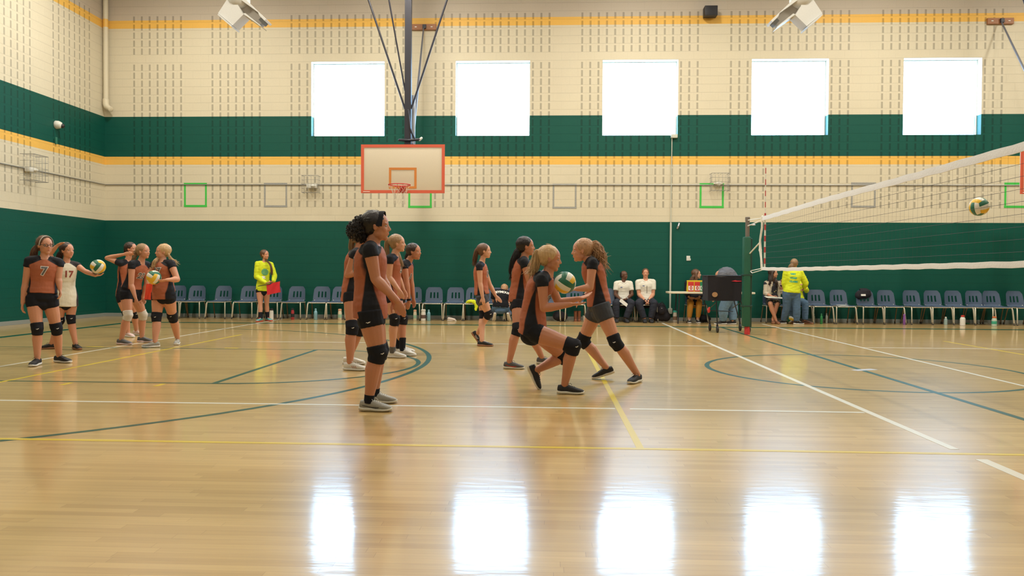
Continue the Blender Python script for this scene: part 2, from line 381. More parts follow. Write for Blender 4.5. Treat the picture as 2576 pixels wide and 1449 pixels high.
def shoe(parent, base, p0, yaw, pitch, L, top, sole, s, lace=None, logo=None, side=-1, sock=None, roll=0.):
    """p0 = point on the floor under the ankle (heel at -.27L, toe at +.73L)"""
    F = dirv(yaw); Lf = V((0, 0, 1)).cross(F); Up = V((0, 0, 1))
    q = Matrix.Rotation(math.radians(pitch), 3, Lf)      # pitch < 0 lifts the toe, > 0 lifts the heel
    if roll: q = q @ Matrix.Rotation(math.radians(roll), 3, F)
    piv = p0+F*L*.68 if pitch > 0 else p0-F*L*.22
    def W(x, y, z): return piv+q @ (p0+F*x+Lf*y*side+Up*z-piv)   # y > 0 on the outer side
    k = L/.26
    out = [(-.070, .020), (-.062, .028), (-.03, .031), (.02, .030), (.07, .036), (.12, .044), (.155, .041), (.178, .030), (.190, .014)]
    def ring(x, hw, z0, z1, n=14, pw=.75):
        r = []
        for i in range(n):
            a = 2*PI*i/n; cx, sz = math.cos(a), math.sin(a)
            r.append(W(x*k, math.copysign(abs(cx)**pw, cx)*hw*k, ((z0+z1)/2+math.copysign(abs(sz)**pw, sz)*(z1-z0)/2)*k))
        return r
    def loft(secs, m, name, par):
        mb = MB(); n = 14; vs = []; fs = []
        for sc_ in secs: vs += ring(*sc_)
        for i in range(len(secs)-1):
            for j in range(n): fs.append((i*n+j, i*n+(j+1) % n, (i+1)*n+(j+1) % n, (i+1)*n+j))
        fs += [tuple(reversed(range(n))), tuple(range(len(vs)-n, len(vs)))]
        mb.add(vs, fs); return mb.build(name, m, par, base)
    htop = {-.070: .062, -.062: .088, -.03: .092, .02: .094, .07: .078, .12: .062, .155: .052, .178: .044, .190: .034}
    up = loft([(x, hw, .016, htop[x]) for x, hw in out], top, 'shoe', parent)
    lift = lambda x: .008*max(0, (x-.12)/.07)**1.5+.006*max(0, (-.03-x)/.04)
    loft([(x-.004 if x < 0 else x+.003, hw+.005, .0+lift(x), .034-.008*(x > .05)+lift(x)) for x, hw in out], sole, 'sole', up)
    if lace:
        mb = MB()
        for x in (.045, .062, .079, .096):
            z = lerp(.092, .071, (x-.03)/.07)
            mb.tube([W(x*k, -.019*k, (z-.006)*k), W(x*k, 0, (z+.002)*k), W((x+.006)*k, .019*k, (z-.006)*k)], .0026*k, n=6)
        mb.tube([W(.04*k, .005*k, .099*k), W(.03*k, .022*k, .104*k), W(.045*k, .036*k, .088*k)], .002*k, n=6)
        mb.tube([W(.04*k, -.005*k, .099*k), W(.055*k, -.018*k, .104*k), W(.07*k, -.03*k, .086*k)], .002*k, n=6)
        mb.build('laces', lace, up, base)
    if logo:      # mark on the outer side
        kind, lm = logo; mb = MB()
        def SP(x, z):
            i = [a for a in out if a[0] <= x][-1]; j = [a for a in out if a[0] > x][0]; hw = lerp(i[1], j[1], (x-i[0])/(j[0]-i[0]))
            zt = lerp(htop[i[0]], htop[j[0]], (x-i[0])/(j[0]-i[0])); c = max(-1, min(1, (z-(.016+zt)/2)/((zt-.016)/2))); hw *= (1-abs(c)**(2/.75))**(.75/2)
            return W(x*k, (hw+.002)*k, z*k)
        if kind == 'check':
            lo = [(-.045, .050), (-.02, .042), (.01, .034), (.04, .028), (.065, .026), (.085, .030), (.098, .038)]
            hi = [(-.045, .053), (-.02, .048), (.01, .041), (.04, .037), (.062, .037), (.080, .036), (.098, .039)]
            vs = [SP(*a) for a in lo]+[SP(*a) for a in hi]; n = len(lo); mb.add(vs, [(i, i+1, n+i+1, n+i) for i in range(n-1)])
        elif kind == 'stripes':
            for x in (.03, .05, .07):
                vs = [SP(x, .058), SP(x+.008, .056), SP(x+.012, .04), SP(x+.022, .028), SP(x+.014, .028), SP(x+.004, .04)]
                mb.add(vs, [(0, 1, 2, 5), (5, 2, 3, 4)])
        else:
            for x, dx in ((.0, .035), (.02, .035), (.055, -.035), (.075, -.035)):
                vs = [SP(x, .056), SP(x+.007, .056), SP(x+dx*.6+.007, .028), SP(x+dx*.6, .028)]; mb.add(vs, [(0, 1, 2, 3)])
        mb.build('shoe_logo', lm, up, base, recalc=False)
    return up, W

def runbird():   # small winged mark on pads and shorts
    return poly_mesh([[(-.018, -.002), (-.010, .004), (-.003, .001), (.004, .007), (.018, .010), (.009, .003), (.016, .002), (.004, -.002), (-.004, -.008), (-.006, -.002)]])

def person(sp):
    s = sp.get('s', 1.); wt = sp.get('w', 1.); Y = sp['Y']; vox = sp.get('vox', .010)
    fa, ha = sp['fa'], sp.get('ha', sp['fa'])
    f = dirv(fa); l = V((0, 0, 1)).cross(f)
    PV = at(*sp['pv'], Y); NK = at(*sp['nk'], Y+sp.get('nY', 0)); HD = at(*sp['hd'], Y+sp.get('hY', sp.get('nY', 0)))
    T = (NK-PV).normalized(); TL = (NK-PV).length
    lat = (l-T*l.dot(T)).normalized(); lh = dirv(sp['fh']+90) if 'fh' in sp else lat
    fb = lat.cross(T).normalized()         # chest direction
    if fb.dot(f) < 0 and abs(T.z) > .3: fb = -fb
    bend = sp.get('bend', .015)
    def SPI(t): return PV+(NK-PV)*t-fb*bend*4*max(0, t)*(1-min(1, t))*s
    def LA(t): return lh.lerp(lat, max(0, min(1, t))).normalized()
    shw = sp.get('shw', .150)*s*wt**.5
    SH = {q: SPI(.90)+lat*(shw if q == 'L' else -shw)+V(sp.get('sh'+q, (0, 0, 0))) for q in 'RL'}
    HP = {q: PV-T*.02+LA(0)*(.083 if q == 'L' else -.083)*s*wt for q in 'RL'}
    J = {}
    for q in 'RL':
        arm = sp['arm'+q]; sy = SH[q].y
        e = arm[0]; J['el'+q] = at(e[0], e[1], sy+(e[2] if len(e) > 2 else 0))
        e = arm[1]; J['wr'+q] = at(e[0], e[1], sy+(e[2] if len(e) > 2 else 0))
        leg = sp['leg'+q]     # knee, (ankle x, sole y, sole lift, [height of ankle]), yaw, pitch
        if leg[1][0] == 't': fl = onfloor(leg[1][1], leg[1][2])-dirv(leg[2])*sp.get('shoe', .255)*.68; an = fl+V((0, 0, .085*s))
        elif leg[1][0] == 'y': fl = V((at(leg[1][1], 806, leg[1][2]).x, leg[1][2], 0)); an = fl+V((0, 0, .085*s))
        elif leg[1][0] == 'w': fl = V(leg[1][1:4]); an = fl+V((0, 0, .085*s))
        else:
            fl = onfloor(leg[1][0], leg[1][1]); an = fl+V((0, 0, .085*s))
        J['fl'+q] = fl
        yaw, pitch = leg[2], leg[3]; SL = sp.get('shoe', .255)*1.0
        if pitch:
            F = dirv(yaw); qm = Matrix.Rotation(math.radians(pitch), 3, V((0, 0, 1)).cross(F))
            piv = fl+F*SL*.68 if pitch > 0 else fl-F*SL*.22; an = piv+qm @ (an-piv)
        J['an'+q] = an
        k = leg[0]; ky = (HP[q].y+an.y)/2+(k[2] if len(k) > 2 else 0); J['kn'+q] = at(k[0], k[1], ky)
    if DBG:
        r = lambda a, b: round((a-b).length/s, 2)
        print( sp['id'], 'torso', r(NK, PV), 'UA', r(SH['R'], J['elR']), r(SH['L'], J['elL']), 'FA', r(J['elR'], J['wrR']), r(J['elL'], J['wrL']), 'TH', r(HP['R'], J['knR']), r(HP['L'], J['knL']), 'SN', r(J['knR'], J['anR']), r(J['knL'], J['anL']), 'neck', r(NK, HD), file=DBG, flush=True)
    base = (J['flR']+J['flL'])/2; base.z = 0
    HF = dirv(ha, sp.get('hp', 0)); HU = HF.cross(dirv(ha-90)).normalized()
    if HU.z < 0: HU = -HU
    if sp.get('hr'): HU = rot_about(HU, HF, sp['hr'])
    HL = HU.cross(HF)
    hs = sp.get('hs', 1.)*min(1.04, s+.06)
    # body
    b = MB()
    ts = [-.14, -.03, .10, .28, .42, .58, .73, .86, .95, 1.01]
    def sect(t, inf=0., wk=1.): a, d = tor(t); return (a*s*wt*wk+inf, d*s*wt*wk+inf)
    def spine_tube(mb, tt, inf, n=20, cap=.6, wk=lambda t: 1.):
        pts = [SPI(t) for t in tt]; o = MB(); 
        # per ring lateral axis
        vs = []; fs = []
        for t, p in zip(tt, pts):
            a = LA(t); tn = (SPI(t+.03)-SPI(t-.03)).normalized(); a = (a-tn*a.dot(tn)).normalized(); bb = tn.cross(a); ra, rb = sect(t, inf, wk(t))
            for k in range(n): th = 2*PI*k/n; vs.append(p+a*ra*math.cos(th)+bb*rb*math.sin(th))
        for i in range(len(tt)-1):
            for k in range(n): fs.append((i*n+k, i*n+(k+1) % n, (i+1)*n+(k+1) % n, (i+1)*n+k))
        fs += [tuple(reversed(range(n))), tuple(range(len(vs)-n, len(vs)))]; mb.add(vs, fs)
    spine_tube(b, ts, 0)
    for q in 'RL':
        sg = 1 if q == 'L' else -1
        b.tube([SPI(.95), SPI(.92).lerp(SH[q], .6)+T*.012*s, SH[q]], [.048*s, .049*s, .051*s*wt], n=12)
        el, wr = J['el'+q], J['wr'+q]
        b.tube([SH[q], SH[q].lerp(el, .3), SH[q].lerp(el, .7), el], [.052*s*wt, .049*s*wt, .042*s*wt, .038*s*wt], n=12)
        b.tube([el, el.lerp(wr, .25), el.lerp(wr, .7), wr], [.038*s*wt, .041*s*wt, .031*s, .024*s], n=12)
        hd = sp.get('hand'+q, {}); d = V(hd['d']) if 'd' in hd else (wr-el).normalized()
        if 'px' in hd: d = at(hd['px'][0], hd['px'][1], wr.y+(hd['px'][2] if len(hd['px']) > 2 else 0))-wr
        nn = V(hd['n']) if 'n' in hd else -lat*sg
        hand(b, wr, d.normalized(), nn, .92*s, hd.get('c', 14), sg, hd.get('sp', 6), hd.get('th', 35))
        hp, kn, an = HP[q], J['kn'+q], J['an'+q]
        b.tube([hp+T*.02, hp.lerp(kn, .15), hp.lerp(kn, .5), hp.lerp(kn, .85), kn], [.084*s*wt, .088*s*wt, .078*s*wt, .062*s*wt, .056*s*wt], n=14, cap=.3)
        bk = -(kn-an).normalized().cross(LA(0)).normalized()
        if bk.dot(f) > 0: bk = -bk
        b.tube([kn, kn.lerp(an, .15)+bk*.006*s, kn.lerp(an, .35)+bk*.012*s, kn.lerp(an, .7)+bk*.003*s, an], [.053*s*wt, .053*s*wt, .058*s*wt, .043*s*wt, .034*s], n=14)
        leg = sp['leg'+q]
        toe = an+dirv(leg[2], -leg[3]-24)*.10*s
        b.tube([an-V((0, 0, .01*s)), toe], [.026*s, .018*s], n=10)
    b.tube([NK-T*.03, NK.lerp(HD, .45), HD-HU*.045*hs], [.056*s*wt, .046*s*wt, .045*s], n=14)
    head(b, HD, HF, HU, hs)
    body = link_mesh('person', fuse(b, sp.get('bvox', vox*.72), 3), skin(sp.get('skin', 'a')), base=base)
    tag(body, sp['label'], 'person', sp.get('group'))
    def ch(name, me, m): return link_mesh(name, me, m, body, base)
    # face
    HP_ = lambda x, y, z: HD+(HF*x+HL*y+HU*z)*hs
    for q in (-1, 1):
        e = MB(); e.ell(HP_(.0620, q*.030, .004), .0115*hs, (HF, HL, HU), n=12, m=10); e.ell(HP_(.0672, q*.030, .003), (.0070*hs, .0080*hs, .0068*hs), (HF, HL, HU), n=10, m=8, mi=1)
        e.build('eye', [EYEW, EYED], body, base)
        e = MB(); e.tube([HP_(.0750, q*.015, .026), HP_(.0735, q*.030, .0285), HP_(.061, q*.046, .020)], [.0028, .0034, .002], n=6); e.build('eyebrow', BROW if sp['hair'][0] not in ('blonde',) else hairm('dirty'), body, base)
    e = MB(); e.tube([HP_(.073, -.018, -.0525), HP_(.083, 0, -.0495), HP_(.073, .018, -.0525)], [(.0025, .0025), (.0045, .004), (.0025, .0025)], n=8)
    e.tube([HP_(.071, -.015, -.0555), HP_(.081, 0, -.0585), HP_(.071, .015, -.0555)], [.0022, .0048, .0022], n=8); e.build('lips', LIP, body, base)
    # hair
    hk = sp['hair'][0]; ho = sp['hair'][1]; h = MB(); th = ho.get('thick', 0.)
    fr = (HF, HL, HU); rnd = random.Random(sp['id'])
    if not ho.get('bald'): h.ell(HP_(-.031, 0, .034), ((.103+th)*hs, (.087+th)*hs, (.092+th)*hs), fr, n=20, m=12)
    else: h.ell(HP_(-.020, 0, .022), (.090*hs, .0765*hs, .086*hs), fr, n=20, m=12)
    h.ell(HP_(-.050, 0, -.014), (.060*hs, (.070+th)*hs*(.9 if ho.get('bald') else 1), .060*hs), fr, n=16, m=10)
    if ho.get('fringe', 0): h.ell(HP_(.0, 0, .058), (.082*hs, .080*hs, .066*hs), fr, n=16, m=10)
    if ho.get('short'): pass
    if ho.get('side'):
        for q in (-1, 1): h.tube([HP_(-.01, q*.075, .03), HP_(-.015, q*.085, -.05), HP_(-.01, q*.088, -.14), HP_(.01, q*.08, -ho['side'])], [.025*hs, .034*hs, .036*hs, .022*hs], n=10)
        h.tube([HP_(-.07, 0, 0), HP_(-.085, 0, -.10), HP_(-.085, 0, -ho['side'])], [(.06*hs, .04*hs), (.085*hs, .04*hs), (.08*hs, .025*hs)], lat=HL, n=14)
    strands = MB()
    tails = ho.get('tails', [])
    for tl in tails:
        pts = [at(p[0], p[1], HD.y+(p[2] if len(p) > 2 else 0)) for p in tl['p']]; r = tl.get('r', .03)
        pts = [HP_(*tl['root'])]+pts if 'root' in tl else pts
        n = len(pts); fine = []
        for i in range(n-1):
            for k in range(4): 
                t = k/4; p0 = pts[max(i-1, 0)]; p1 = pts[i]; p2 = pts[i+1]; p3 = pts[min(i+2, n-1)]
                fine.append(.5*((2*p1)+(p2-p0)*t+(2*p0-5*p1+4*p2-p3)*t*t+(3*p1-p0-3*p2+p3)*t**3))
        fine.append(pts[-1]); m = len(fine)
        prof = [r*(.45+.75*math.sin(PI*min(1, .12+.75*i/(m-1))))*(1 if i < m-2 else .6) for i in range(m)]
        h.tube(fine, [p*hs for p in prof], n=12)
        for k in range(int(tl.get('n', 46)*2)):
            a = rnd.random()*2*PI; ph = rnd.random()*6; rr = prof[0]; P = []
            ext = V((rnd.gauss(0, 1), rnd.gauss(0, 1), rnd.gauss(0, 1)-.6))*tl.get('flare', .012)
            i0 = rnd.randrange(0, max(1, m//2))
            for i in range(i0, m):
                tt = i/(m-1); tn = (fine[min(i+1, m-1)]-fine[max(i-1, 0)]).normalized(); x = tn.cross(V((.3, 1, .2))).normalized(); y = tn.cross(x)
                w_ = tl.get('wave', .1); P.append(fine[i]+(x*math.cos(a+w_*math.sin(ph+tt*14))+y*math.sin(a+w_*math.sin(ph+tt*14)))*prof[i]*(1.02+.15*tt)+ext*tt*tt)
            P.append(P[-1]+(P[-1]-P[-2])*.8+ext*.5) if len(P) > 1 else None
            if len(P) > 2: strands.tube(P, [.0026]*(len(P)-1)+[.0008], n=4, cap=.3)
    for pf in ho.get('puffs', []):      # curly bun
        c = HP_(*pf[0]); R = pf[1]; h.ell(c, R*.86, n=14, m=10)
        for k in range(pf[2]):
            d = V((rnd.gauss(0, 1), rnd.gauss(0, 1), rnd.gauss(0, 1))).normalized(); a = d.cross(V((.2, .4, 1))).normalized(); b2 = d.cross(a); P = []; ph = rnd.random()*6
            for i in range(10):
                t = i/9; P.append(c+d*R*(.72+.42*t)+(a*math.cos(ph+t*8)+b2*math.sin(ph+t*8))*.008+V((0, 0, -.01*t)))
            strands.tube(P, [.0030]*9+[.0012], n=5, cap=.3)
    for k in range(ho.get('wisps', 8)*2):
        a = rnd.uniform(0, 2*PI); e_ = rnd.uniform(-.2, 1.3); dd = (HF*math.cos(a)*math.cos(e_)+HL*math.sin(a)*math.cos(e_)+HU*math.sin(e_)).normalized()
        P0 = HP_(-.031, 0, .034)+dd*.088*hs; tg = (-HF-dd*(-HF).dot(dd)).normalized()
        strands.tube([P0, P0+dd*.003+tg*.018, P0+dd*.003+tg*.040, P0-dd*.008+tg*.070], [.0013, .0012, .001, .0005], n=4, cap=.2)
    hm = fuse(h, .008, 4)
    hns = [v.normal.copy() for v in hm.vertices]
    for v, nn_ in zip(hm.vertices, hns):
        nz_ = noise.noise(v.co*38)*.0022+noise.noise(v.co*95)*.0014; v.co += nn_*nz_
    nv = len(hm.vertices)
    bm = bmesh.new(); bm.from_mesh(hm); tmp = strands.mesh('s'); bm.from_mesh(tmp); bm.to_mesh(hm); bm.free(); bpy.data.meshes.remove(tmp)
    hairo = ch('hair', hm, hairm(hk))
    if ho.get('tie'):
        c, m_ = ho['tie']; c = HP_(*c); e = MB(); P = [c+(HL*math.cos(a)+HU*math.sin(a))*.022*hs for a in [2*PI*i/12 for i in range(13)]]; e.tube(P, .009, n=8, cap=0); e.build('hair_tie', m_, hairo, base)
    if sp.get('band'):
        e = MB(); P = [];   # over the crown from ear to ear
        for i in range(17):
            a = PI*i/16; P.append(HP_(.024+.010*math.sin(a), .0815*math.cos(a), .000+.115*math.sin(a)))
        e.tube(P, [(sp.get('bandw', .009)*hs, .0032)]*17, n=8, cap=.3, lat=HF)
        e.build('headband', sp['band'], body, base)
    if sp.get('glasses'):
        e = MB()
        for q in (-1, 1):
            e.tube([HP_(.094-.012*abs(math.cos(a)), q*(.032+.024*math.cos(a)), .002+.015*math.sin(a)) for a in [2*PI*i/14 for i in range(15)]], .0028, n=6, cap=0)
            e.tube([HP_(.080, q*.056, .006), HP_(.05, q*.079, .008), HP_(-.01, q*.082, .008)], .0026, n=6)
        e.tube([HP_(.092, -.008, .006), HP_(.098, 0, .008), HP_(.092, .008, .006)], .0025, n=6)
        e.build('glasses', sp['glasses'], body, base)
    # clothes
    CL = sp['cl']
    def local(v):    # spine coordinates of a world point
        best = (v-PV).dot(NK-PV)/TL/TL; t = max(-.4, min(1.15, best)); c = SPI(t); d = v-c; a = LA(t); return t, d.dot(a), d.dot(fb)
    def wrinkle(me, amp, fq=16):
        ns = [v.normal.copy() for v in me.vertices]
        for v, nn_ in zip(me.vertices, ns):
            p = v.co.copy(); v.co = p+nn_*(noise.noise(V((p.x*fq*.7, p.y*fq*.7, p.z*fq*1.5)))*amp+noise.noise(p*fq*3)*amp*.35)
        me.update()
    def top_mesh(t0, t1, inf, sl, slr=.012, hem=None, long=False, flare=0.):
        mb = MB(); tt = [t0+(t1-t0)*i/11 for i in range(12)]
        vs = []; fs = []; n = 28
        for t in tt:
            p = SPI(t); a = LA(t); tn = (SPI(t+.03)-SPI(t-.03)).normalized(); a = (a-tn*a.dot(tn)).normalized(); bb = tn.cross(a); ra, rb = tor(max(t, -.03)); e = inf+(flare*max(0, .3-t))
            if t < .10: ra, rb = .158, .112
            for k in range(n): th_ = 2*PI*k/n; vs.append(p+a*(ra*s*wt+e)*math.cos(th_)+bb*(rb*s*wt+e)*math.sin(th_))
        for i in range(11):
            for k in range(n): fs.append((i*n+k, i*n+(k+1) % n, (i+1)*n+(k+1) % n, (i+1)*n+k))
        fs += [tuple(reversed(range(n))), tuple(range(len(vs)-n, len(vs)))]; mb.add(vs, fs)
        for q in 'RL':
            mb.tube([SPI(.93), SPI(.92).lerp(SH[q], .6)+T*.012*s, SH[q]], [.049*s+inf*.6, .050*s+inf*.5, .052*s*wt+slr*.7], n=14)
            el, wr = J['el'+q], J['wr'+q]
            if not long: mb.tube([SH[q], SH[q].lerp(el, sl)], [.052*s*wt+slr*.8, .051*s*wt+slr], n=16, cap=.2)
            else:
                mb.tube([SH[q], SH[q].lerp(el, .5), el], [.052*s*wt+slr*.8, .047*s*wt+slr, .042*s*wt+slr], n=14)
                if sl > 1: mb.tube([el, el.lerp(wr, .5), el.lerp(wr, sl-1)], [.042*s*wt+slr, .038*s*wt+slr, .028*s+slr*.8], n=14, cap=.4)
        return fuse(mb, vox*.8, 4)
    j = CL.get('top')
    if j:
        me = top_mesh(j.get('t0', -.15), j.get('t1', .965), j.get('inf', .014), min(j.get('sl', .33), 9), j.get('slr', .008), long=j.get('long', False), flare=j.get('flare', .0))
        wrinkle(me, j.get('wr', .0035))
        if j.get('mask'):
            at_ = me.attributes.new('mask', 'FLOAT', 'POINT'); vals = []
            for v in me.vertices:
                t, u, d = local(v.co); W_ = .15*s*wt
                shl = t-(.985-1.15*abs(u)/s)
                if t > .5: shl = max(shl, abs(u)/s-.156)
                coll = t-.962+.15*abs(u)
                ang = math.atan2(abs(u)/(.13*s), -d/(.10*s))      # 0 back, pi front
                half = .60-.76*max(0, t) if t < .76 else -.2
                side_ = half-abs(ang-PI*(.56-.10*min(1, max(0, t))))
                vals.append(max(shl, side_*.16, coll))
            at_.data.foreach_set('value', vals)
        jo = ch(j.get('name', 'jersey'), me, j['m'])
        if j.get('collar'):
            mb = MB()
            for sg in (-1, 1):
                P_ = [SPI(.99)-fb*.055*s, SPI(1.0)+lat*sg*.060*s-fb*.01*s, SPI(.975)+lat*sg*.055*s+fb*.045*s, SPI(.92)+lat*sg*.022*s+fb*.088*s]
                mb.tube(P_, [(.008, .022*s)]*3+[(.006, .015*s)], n=8, cap=.4)
            mb.tube([SPI(.93)+fb*.085*s, SPI(.80)+fb*.108*s], [(.013*s, .004)]*2, lat=lat, n=8); mb.build('collar', j['m'], jo, base)
        for dc in j.get('dec', []):
            o_ = SPI(dc['t'])-base+lat*dc.get('u', 0)*s
            N_ = rot_about(fb, T, dc.get('rot', 0))*(1 if dc.get('front', True) else -1)
            src = text_mesh(dc['text'], dc['size'], dc.get('bold', .004)) if 'text' in dc else dc['mesh']()
            if 'out' in dc:
                s2 = text_mesh(dc['text'], dc['size'], dc.get('bold', .004)+.006); decal('jersey_number', s2, dc['out'], jo.data, o_, N_, T.cross(N_), jo, lift=.0022)
            decal(dc.get('name', 'jersey_number'), src, dc['m'], jo.data, o_, N_, T.cross(N_), jo, lift=.0042)
    if CL.get('over'):      # open cardigan: sleeves and back
        mb = MB(); cut = .012
        for q in 'RL':
            sg = 1 if q == 'L' else -1; el, wr = J['el'+q], J['wr'+q]
            mb.tube([SPI(.92).lerp(SH[q], .4)+T*.012*s, SH[q], SH[q].lerp(el, .5), el], [.060*s, .064*s, .058*s, .053*s], n=14)
            mb.tube([el, el.lerp(wr, .4)], [.053*s, .048*s], n=14, cap=.2)
            mb.tube([SPI(.90)+lat*.07*sg*s+fb*.06*s, SPI(.6)+lat*.115*sg*s+fb*.07*s, SPI(.2)+lat*.13*sg*s+fb*.06*s], [(.045*s, .05*s)]*3, lat=lat, n=12)
        mb.tube([SPI(.2)-fb*.07*s, SPI(.6)-fb*.06*s, SPI(.92)-fb*.05*s], [(.15*s, .07*s), (.15*s, .07*s), (.10*s, .05*s)], lat=lat, n=16)
        me = fuse(mb, vox, 4); wrinkle(me, .005); ch('cardigan', me, CL['over']['m'])
    sh = CL.get('bottom')
    if sh:
        mb = MB(); inf = sh.get('inf', .007); mb.ell(PV-T*.085*s, ((.115*s*wt+inf), .098*s+inf, .085*s), (LA(0), fb, T))
        spine_tube(mb, [-.12, -.03, .06, .12, sh.get('wb', .2)], inf)
        ln = sh.get('len', .28)
        for q in 'RL':
            hp, kn, an = HP[q], J['kn'+q], J['an'+q]
            if ln <= 1: mb.tube([hp+T*.03, hp.lerp(kn, .15), hp.lerp(kn, ln)], [.090*s*wt+inf, .089*s*wt+inf, lerp(.092, .062, ln)*s*wt+inf+sh.get('fl', 0)], n=16, cap=.2)
            else:
                fl = sh.get('fl', 0)
                mb.tube([hp+T*.03, hp.lerp(kn, .15), hp.lerp(kn, .5), kn], [.090*s*wt+inf, .089*s*wt+inf, .078*s*wt+inf, .062*s*wt+inf+fl*.5], n=14)
                mb.tube([kn, kn.lerp(an, .4), kn.lerp(an, ln-1)], [.062*s*wt+inf+fl*.5, .060*s*wt+inf+fl*.6, .044*s+inf+fl], n=14, cap=.2)
        me = fuse(mb, vox*.85, 3); wrinkle(me, sh.get('wr', .0028)); so = ch(sh.get('name', 'shorts'), me, sh['m'])
        if sh.get('logo'):
            q = sh['logo']; c = HP[q].lerp(J['kn'+q], .2)-base; decal('shorts_logo', runbird(), WHT, so.data, c, -V((0, 1, 0)), V((1, 0, 0)), so, sx=1.2)
    if CL.get('skirt'):
        k = CL['skirt']; mb = MB(); kc = (J['knR']+J['knL'])/2; hc = PV
        mb.tube([SPI(.2), SPI(.02)], [(.14*s, .105*s), (.175*s, .13*s)], lat=LA(0), n=18, cap=.3)
        for q in 'RL': mb.tube([HP[q], HP[q].lerp(J['kn'+q], k.get('len', .9))], [.10*s, .082*s], n=14, cap=.2)
        mb.tube([hc, hc.lerp(kc, k.get('len', .9))], [(.16*s, .08*s), (.13*s, .07*s)], lat=LA(0), n=14, cap=.2)
        me = fuse(mb, vox, 3); wrinkle(me, .004); ch('skirt', me, k['m'])
    pads = CL.get('pads')
    if pads:
        for q in 'RL':
            hp, kn, an = HP[q], J['kn'+q], J['an'+q]; up = kn.lerp(hp, .19); dn = kn.lerp(an, .20); fr_ = (f if abs(f.dot((hp-kn).normalized())) < .9 else V((0, 0, 1)))
            kf = ((kn-hp).normalized()+(kn-an).normalized()); kf = kf.normalized() if kf.length > .25 else f
            mb = MB(); mb.tube([up, kn.lerp(hp, .08), kn+kf*.008, kn.lerp(an, .08), dn], [.072*s*wt, .070*s*wt, .070*s*wt, .065*s*wt, .062*s*wt], n=18, cap=.15)
            mb.ell(kn+kf*.016*s*wt, (.060*s*wt, .060*s*wt, .066*s), n=14, m=10)
            me = fuse(mb, .009, 3); wrinkle(me, .0025, 22); po = ch('knee_pad', me, pads)
            if sp.get('padlogo', True):
                cdir = (CAM-kn).normalized(); cdir = (cdir+kf*.6).normalized() if cdir.dot(kf) > -.3 else cdir
                decal('pad_logo', runbird(), WHT if pads is BLK else BLK, po.data, kn-base, V((cdir.x, cdir.y, 0)), V((1, 0, 0)), po, sx=1., lift=.003)
    fd = CL['feet']
    for q in 'RL':
        leg = sp['leg'+q]; SL = sp.get('shoe', .255)
        if fd.get('sock'):
            an, kn = J['an'+q], J['kn'+q]; mb = MB(); hgt = fd.get('sockh', .14)
            mb.tube([an-V((0, 0, .02)), an.lerp(kn, hgt)], [.039*s, lerp(.039, .060, hgt*1.3)*s], n=14, cap=.1); mb.build('sock', fd['sock'], body, base)
        shoe(body, base, J['fl'+q], leg[2], leg[3], SL, fd['top'], fd['sole'], s, fd.get('lace'), fd.get('logo'), 1 if q == 'L' else -1)
    sp['J'] = J; sp['base'] = base; sp['body'] = body; sp['SH'] = SH; sp['HP'] = HP; sp['HD'] = HD
    return body
# ---------------------------------------------------------------- the people of the photograph
GRAYSH = mat('grey_knit', (.33, .32, .29), .7, bump=.3, bscale=90); CREAMSOLE = mat('cream_sole', (.62, .58, .48), .5)
WHITESH = mat('white_knit', (.66, .64, .60), .6, bump=.2); BLKSH = mat('black_knit', (.014, .014, .018), .7, bump=.3, bscale=90)
DGRAY = mat('dark_grey_knit', (.09, .09, .10), .7, bump=.3, bscale=90); GUM = mat('gum_sole', (.30, .13, .06), .5); REDM2 = mat('red_mark', (.60, .05, .03), .5)
DMARK = mat('dark_mark', (.06, .06, .065), .5); PINKS = mat('pinkish_white', (.62, .46, .44), .6)
WPAD = mat('white_pad', (.58, .54, .48), .8, bump=.3, bscale=40)
JT = dict(m=JERSEY, mask=True)
def J_(**k): d = dict(JT); d.update(k); return d
SHORT = dict(m=BLK, len=.26)
def feet(top, sole, lace=None, logo=None, sock=None, sockh=.1): return dict(top=top, sole=sole, lace=lace, logo=logo, sock=sock, sockh=sockh)
def num(t, txt, front, u=0., size=.13, rot=0., m=None): return dict(t=t, text=txt, size=size, front=front, u=u, rot=rot, m=m or NUMG, out=WHT)
NUMG = mat('dark_number', (.10, .095, .10), .6)
P = {}
def add(**k): P[k['id']] = k; person(k)

# the nearest player, in profile
add(id=1, label='nearest girl in profile, dark curly hair gathered behind, rust and black jersey',
    Y=-13.12, fa=8, ha=2, s=1.03, w=1.12, vox=.008, skin='b', pv=(932, 783), nk=(937, 611), hd=(950, 570.5), nY=0, hs=1.08, bandw=.022,
    armR=[(945, 702), (1000, 757, -.02)], armL=[(962, 705), (990, 757)], handR=dict(px=(1014, 786), n=(0, 1, -.1), c=8),
    legR=[(950, 888, .0), (927, 1034), -2, 0], legL=[(955, 880, .05), (942, 1014), 3, 0], shoe=.27,
    hair=('black', dict(puffs=[((-.150, .0, -.02), .088, 300), ((-.125, 0, .035), .065, 120), ((-.12, 0, -.065), .055, 90)], wisps=14, thick=.0)), band=BLK,
    cl=dict(top=J_(t0=-.10, sl=.24, flare=.0, dec=[num(.66, '11', False, size=.16)]), bottom=dict(m=BLK, len=.30, logo='R'), pads=BLK,
            feet=feet(GRAYSH, CREAMSOLE, WHITESH, ('check', DMARK), BLK, .12)))
